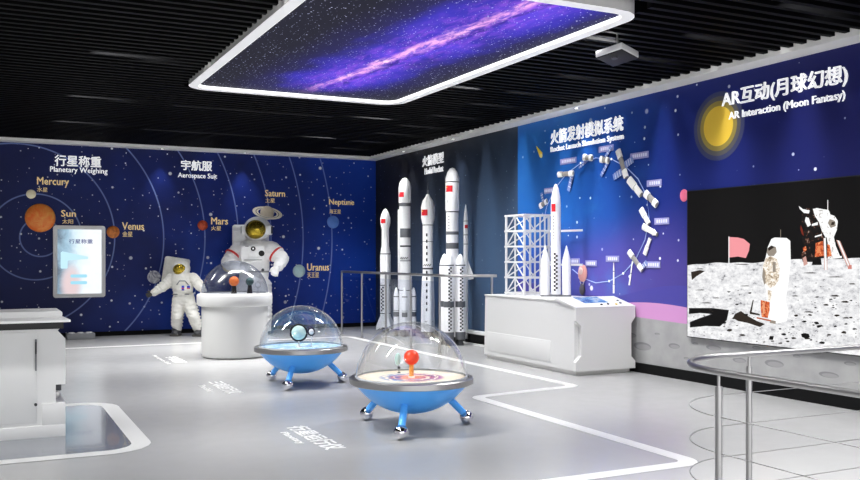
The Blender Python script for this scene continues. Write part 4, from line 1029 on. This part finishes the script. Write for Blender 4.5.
P(q, [(827.6, 200), (828.3, 200), (828.3, 211), (827.6, 211)], W_, 4)
P(q, [(830, 219), (835, 221), (836, 226), (831, 228), (828, 223)], G_, 5); P(q, [(832, 222), (835.5, 222), (834, 225), (831, 225)], D_, 6)
P(q, [(816, 243), (823, 241), (824, 256), (815, 257)], O_, 5); P(q, [(827.5, 244), (830, 245), (832, 256), (827.5, 257)], O_, 5); P(q, [(818, 246), (821, 246), (820, 253), (817, 253)], em('picture_foil_light', (232, 140, 90), .9), 6)
P(q, [(801, 225), (803, 230), (804, 236), (802, 234), (800.5, 229)], em('picture_rust', (120, 44, 30), .9), 5); P(q, [(803, 248), (806, 246), (807, 250), (804, 252)], O_, 5)
P(q, [(813, 260), (821, 258), (822, 265), (812, 265)], K_, 5); P(q, [(849, 265), (852, 265), (852, 269), (848, 269)], em('picture_pinkfoot', (206, 130, 120), .9), 6)
# legs and footpads of the lander over the bright ground
for pts in ([(836.5, 240), (837.5, 240), (849.5, 268.5), (848.5, 269)], [(839.5, 241), (840.3, 241), (852, 268.2), (851, 268.8)], [(823.6, 238), (824.2, 238), (825.2, 270), (824.6, 270)], [(827, 258), (827.6, 258), (827.6, 270), (827, 270)], [(803, 258), (806, 256), (808, 264), (804, 266)]):
    P(q, pts, em('picture_leg_edge', (206, 160, 150), .9), 6)
# small crater rims and shadows across the plain
for (u_, v_, w_, h_) in ((700, 269, 9, .7), (742, 264.5, 16, .6), (765, 268, 8, .5), (810, 273, 14, .8), (835, 277, 18, .7), (852, 284, 8, 1.), (700, 290, 10, .6), (745, 286, 11, .7), (835, 296, 10, 1.4), (845, 302, 9, 1.6), (826, 305, 6, 1.5), (808, 312, 9, 1.), (846, 318, 7, 1.2), (820, 326, 8, 1.4), (716, 298, 8, .7), (795, 296, 7, .8), (706, 303, 12, .8)):
    P(q, [(u_-w_/2, v_), (u_-w_/4, v_-h_*.6), (u_+w_/5, v_-h_*.8), (u_+w_/2, v_+h_*.1), (u_+w_/4, v_+h_*.5), (u_-w_/5, v_+h_*.4)], D_, 1.6)
# astronaut in the picture
P(q, [(771.5, 239), (775, 237.5), (787, 238), (790.5, 241), (791, 262), (789, 282), (786, 300), (789, 312), (787, 321), (778, 323.5), (772, 322), (768, 318), (767, 303), (766, 290), (763.5, 280), (762.5, 268), (766, 257), (768, 247)], W_, 5)
P(q, [(767.5, 249), (771, 245.5), (776, 247), (777, 252), (774, 256), (769, 256), (767, 253)], G_, 6); P(q, [(768, 248), (772, 245.5), (775, 247), (772, 249), (769, 251)], D_, 7)
P(q, [(766, 258), (771, 256), (777, 259), (780, 268), (779, 280), (775, 286), (770, 288), (766, 284), (764, 276), (763, 267)], T_, 6)
P(q, [(763.3, 268), (765, 272), (766, 283), (764.5, 285), (762.5, 277)], G_, 7); P(q, [(773, 262), (776, 262), (776, 272), (773, 272)], G_, 7); P(q, [(768, 290), (772, 291), (771, 302), (768, 301)], T_, 6)
P(q, [(771, 320), (776, 321), (776, 324), (770, 323)], G_, 7); P(q, [(780.6, 229.5), (781.1, 229.5), (781.1, 238), (780.6, 238)], G_, 5)
# instrument packages at its feet
P(q, [(761, 300), (770, 302), (770, 310), (768, 318), (762, 317), (761, 309)], O_, 7); P(q, [(763, 302), (765, 302.5), (765, 314), (763, 314)], em('picture_foil_pale', (232, 160, 120), .9), 8)
P(q, [(750, 312), (753, 300), (754, 300), (752, 312), (760, 314), (760, 315.5), (750, 314)], D_, 7); P(q, [(757, 317), (771, 320), (771, 321.5), (757, 318.5)], em('picture_copper', (176, 92, 60), .9), 8)
rnd = random.Random(3)
for _ in range(230):                                  # stones
    v_ = 272+72*rnd.random()**.8; u_ = 692+166*rnd.random()
    if v_ > 334+(u_-689)*.115 or (758 < u_ < 793 and v_ < 326): continue
    s_ = (.35+1.5*rnd.random()**4)*(v_-255)/55.; n_ = 7
    P(q, [(u_+s_*1.5*math.cos(2*PI*i/n_)*(.6+.6*rnd.random()), v_+s_*.65*math.sin(2*PI*i/n_)*(.6+.6*rnd.random())) for i in range(n_)], K_ if rnd.random() < .6 else D_, 2.5)
P(q, [(801, 334), (805, 333), (809, 334), (810, 337), (806, 338.5), (802, 337)], K_, 3); P(q, [(770+0, 336), (774, 336), (773, 340), (769, 339.5)], K_, 3)
me = q.mesh('screen_picture', (XW, 6.8, .54)); o = bpy.data.objects.new('screen_picture', me); C.objects.link(o); o.parent = L

# ------------------------------------------------------------------ steel railing in the foreground
t = thing('steel_railing', 'curved brushed steel railing with thin wires in the right foreground', 'railing', (2.6, 2.5, 0))
path = rounded([(2.29, .35), (2.29, 2.73), (4.6, 2.73)], .38, 16)
MB().tube([(x, y, 1.10) for x, y in path], .0118, M_steel, 16).build('handrail', None, t, world=True)
for k in range(8): MB().tube([(x, y, .944-.126*k) for x, y in path], .0016, M_steel, 6).build('wire', None, t, world=True)
for x, y in ((2.29, .55), (2.29, 1.77), (2.29, 2.355), (2.82, 2.73), (3.75, 2.73), (4.58, 2.73)):
    p = MB().cyl((x, y, 0), (x, y, 1.05), .0125, .0125, M_steel, 20).build('post', None, t, world=True)
    MB().cyl((x, y, 1.045), (x, y, 1.09), .0055, .0055, M_steel, 12).build('post_pin', None, t, world=True)
    MB().cyl((x, y, 0), (x, y, .012), .045, .045, M_steel, 24).build('base_plate', None, t, world=True)

# ------------------------------------------------------------------ light
WORLD = 2.3
FILL_LAMPS = [(x, y, L_, e, tl) for x, L_, e, tl in ((-2.2, 3., 52, 0), (1., 2., 50, 26), (5.7, 1., 32, -22)) for y in (1.5, 4.2, 7., 9.8, 12.6, 15.2)]+[(6.05, 1.+1.1*k, 1.6, 20, 24) for k in range(15)]+[(3.6, y, 2.4, 38, 0) for y in (-1., 2.5, 12.8, 15.4)]
w = bpy.data.worlds.new('World'); bpy.context.scene.world = w; w.use_nodes = True
w.node_tree.nodes['Background'].inputs[0].default_value = (.98, .99, 1., 1); w.node_tree.nodes['Background'].inputs[1].default_value = WORLD
for x, y, L_, e, tilt in FILL_LAMPS:                 # added fill lamps hidden between the baffles, not fittings of the room
    yk = -2.9+.1655*round((y+2.9)/.1655)+.113
    l = bpy.data.lights.new('fill_lamp', 'AREA'); l.shape = 'RECTANGLE'; l.size = L_; l.size_y = .06; l.energy = e; l.spread = math.radians(86)
    o = bpy.data.objects.new('fill_lamp', l); C.objects.link(o); o.location = (x, yk, 3.68)
    o.rotation_euler = (0, -math.radians(tilt), 0)

GROUPS = {'saucer_table': 'blue saucer tables with clear domes', 'model_rocket': 'white model rockets standing behind the glass railing', 'satellite_model': 'spacecraft models in an arc on the rocket mural',
          'wall_lettering': 'raised white titles on the walls', 'floor_lettering': 'white lettering on the floor', 'astronaut_figure': 'astronaut figures by the back wall'}
for o in list(C.objects):
    base = o.name.split('.')[0]
    if o.parent is None and 'category' in o.keys():
        if base in GROUPS and 'group' not in o.keys(): o['group'] = GROUPS[base]
        if base.endswith('_model') and o['category'] == 'planet model' and o.location.y > 17.9: o['group'] = 'planets on the blue back wall'

# ------------------------------------------------------------------ camera
cam = bpy.data.cameras.new('camera'); co = bpy.data.objects.new('camera', cam); C.objects.link(co)
cam.sensor_fit = 'HORIZONTAL'; cam.sensor_width = 36; cam.lens = 900/860*36
cam.shift_x = 0; cam.shift_y = 17/860.
co.location = (0, 0, 1.5); co.rotation_euler = (PI/2, 0, -TH)
cam.clip_start = .05; cam.clip_end = 200
sc_ = bpy.context.scene; sc_.camera = co
sc_.view_settings.view_transform = 'Standard'; sc_.view_settings.look = 'None'; sc_.view_settings.gamma = 1; sc_.view_settings.exposure = .25
sc_.view_settings.use_curve_mapping = False
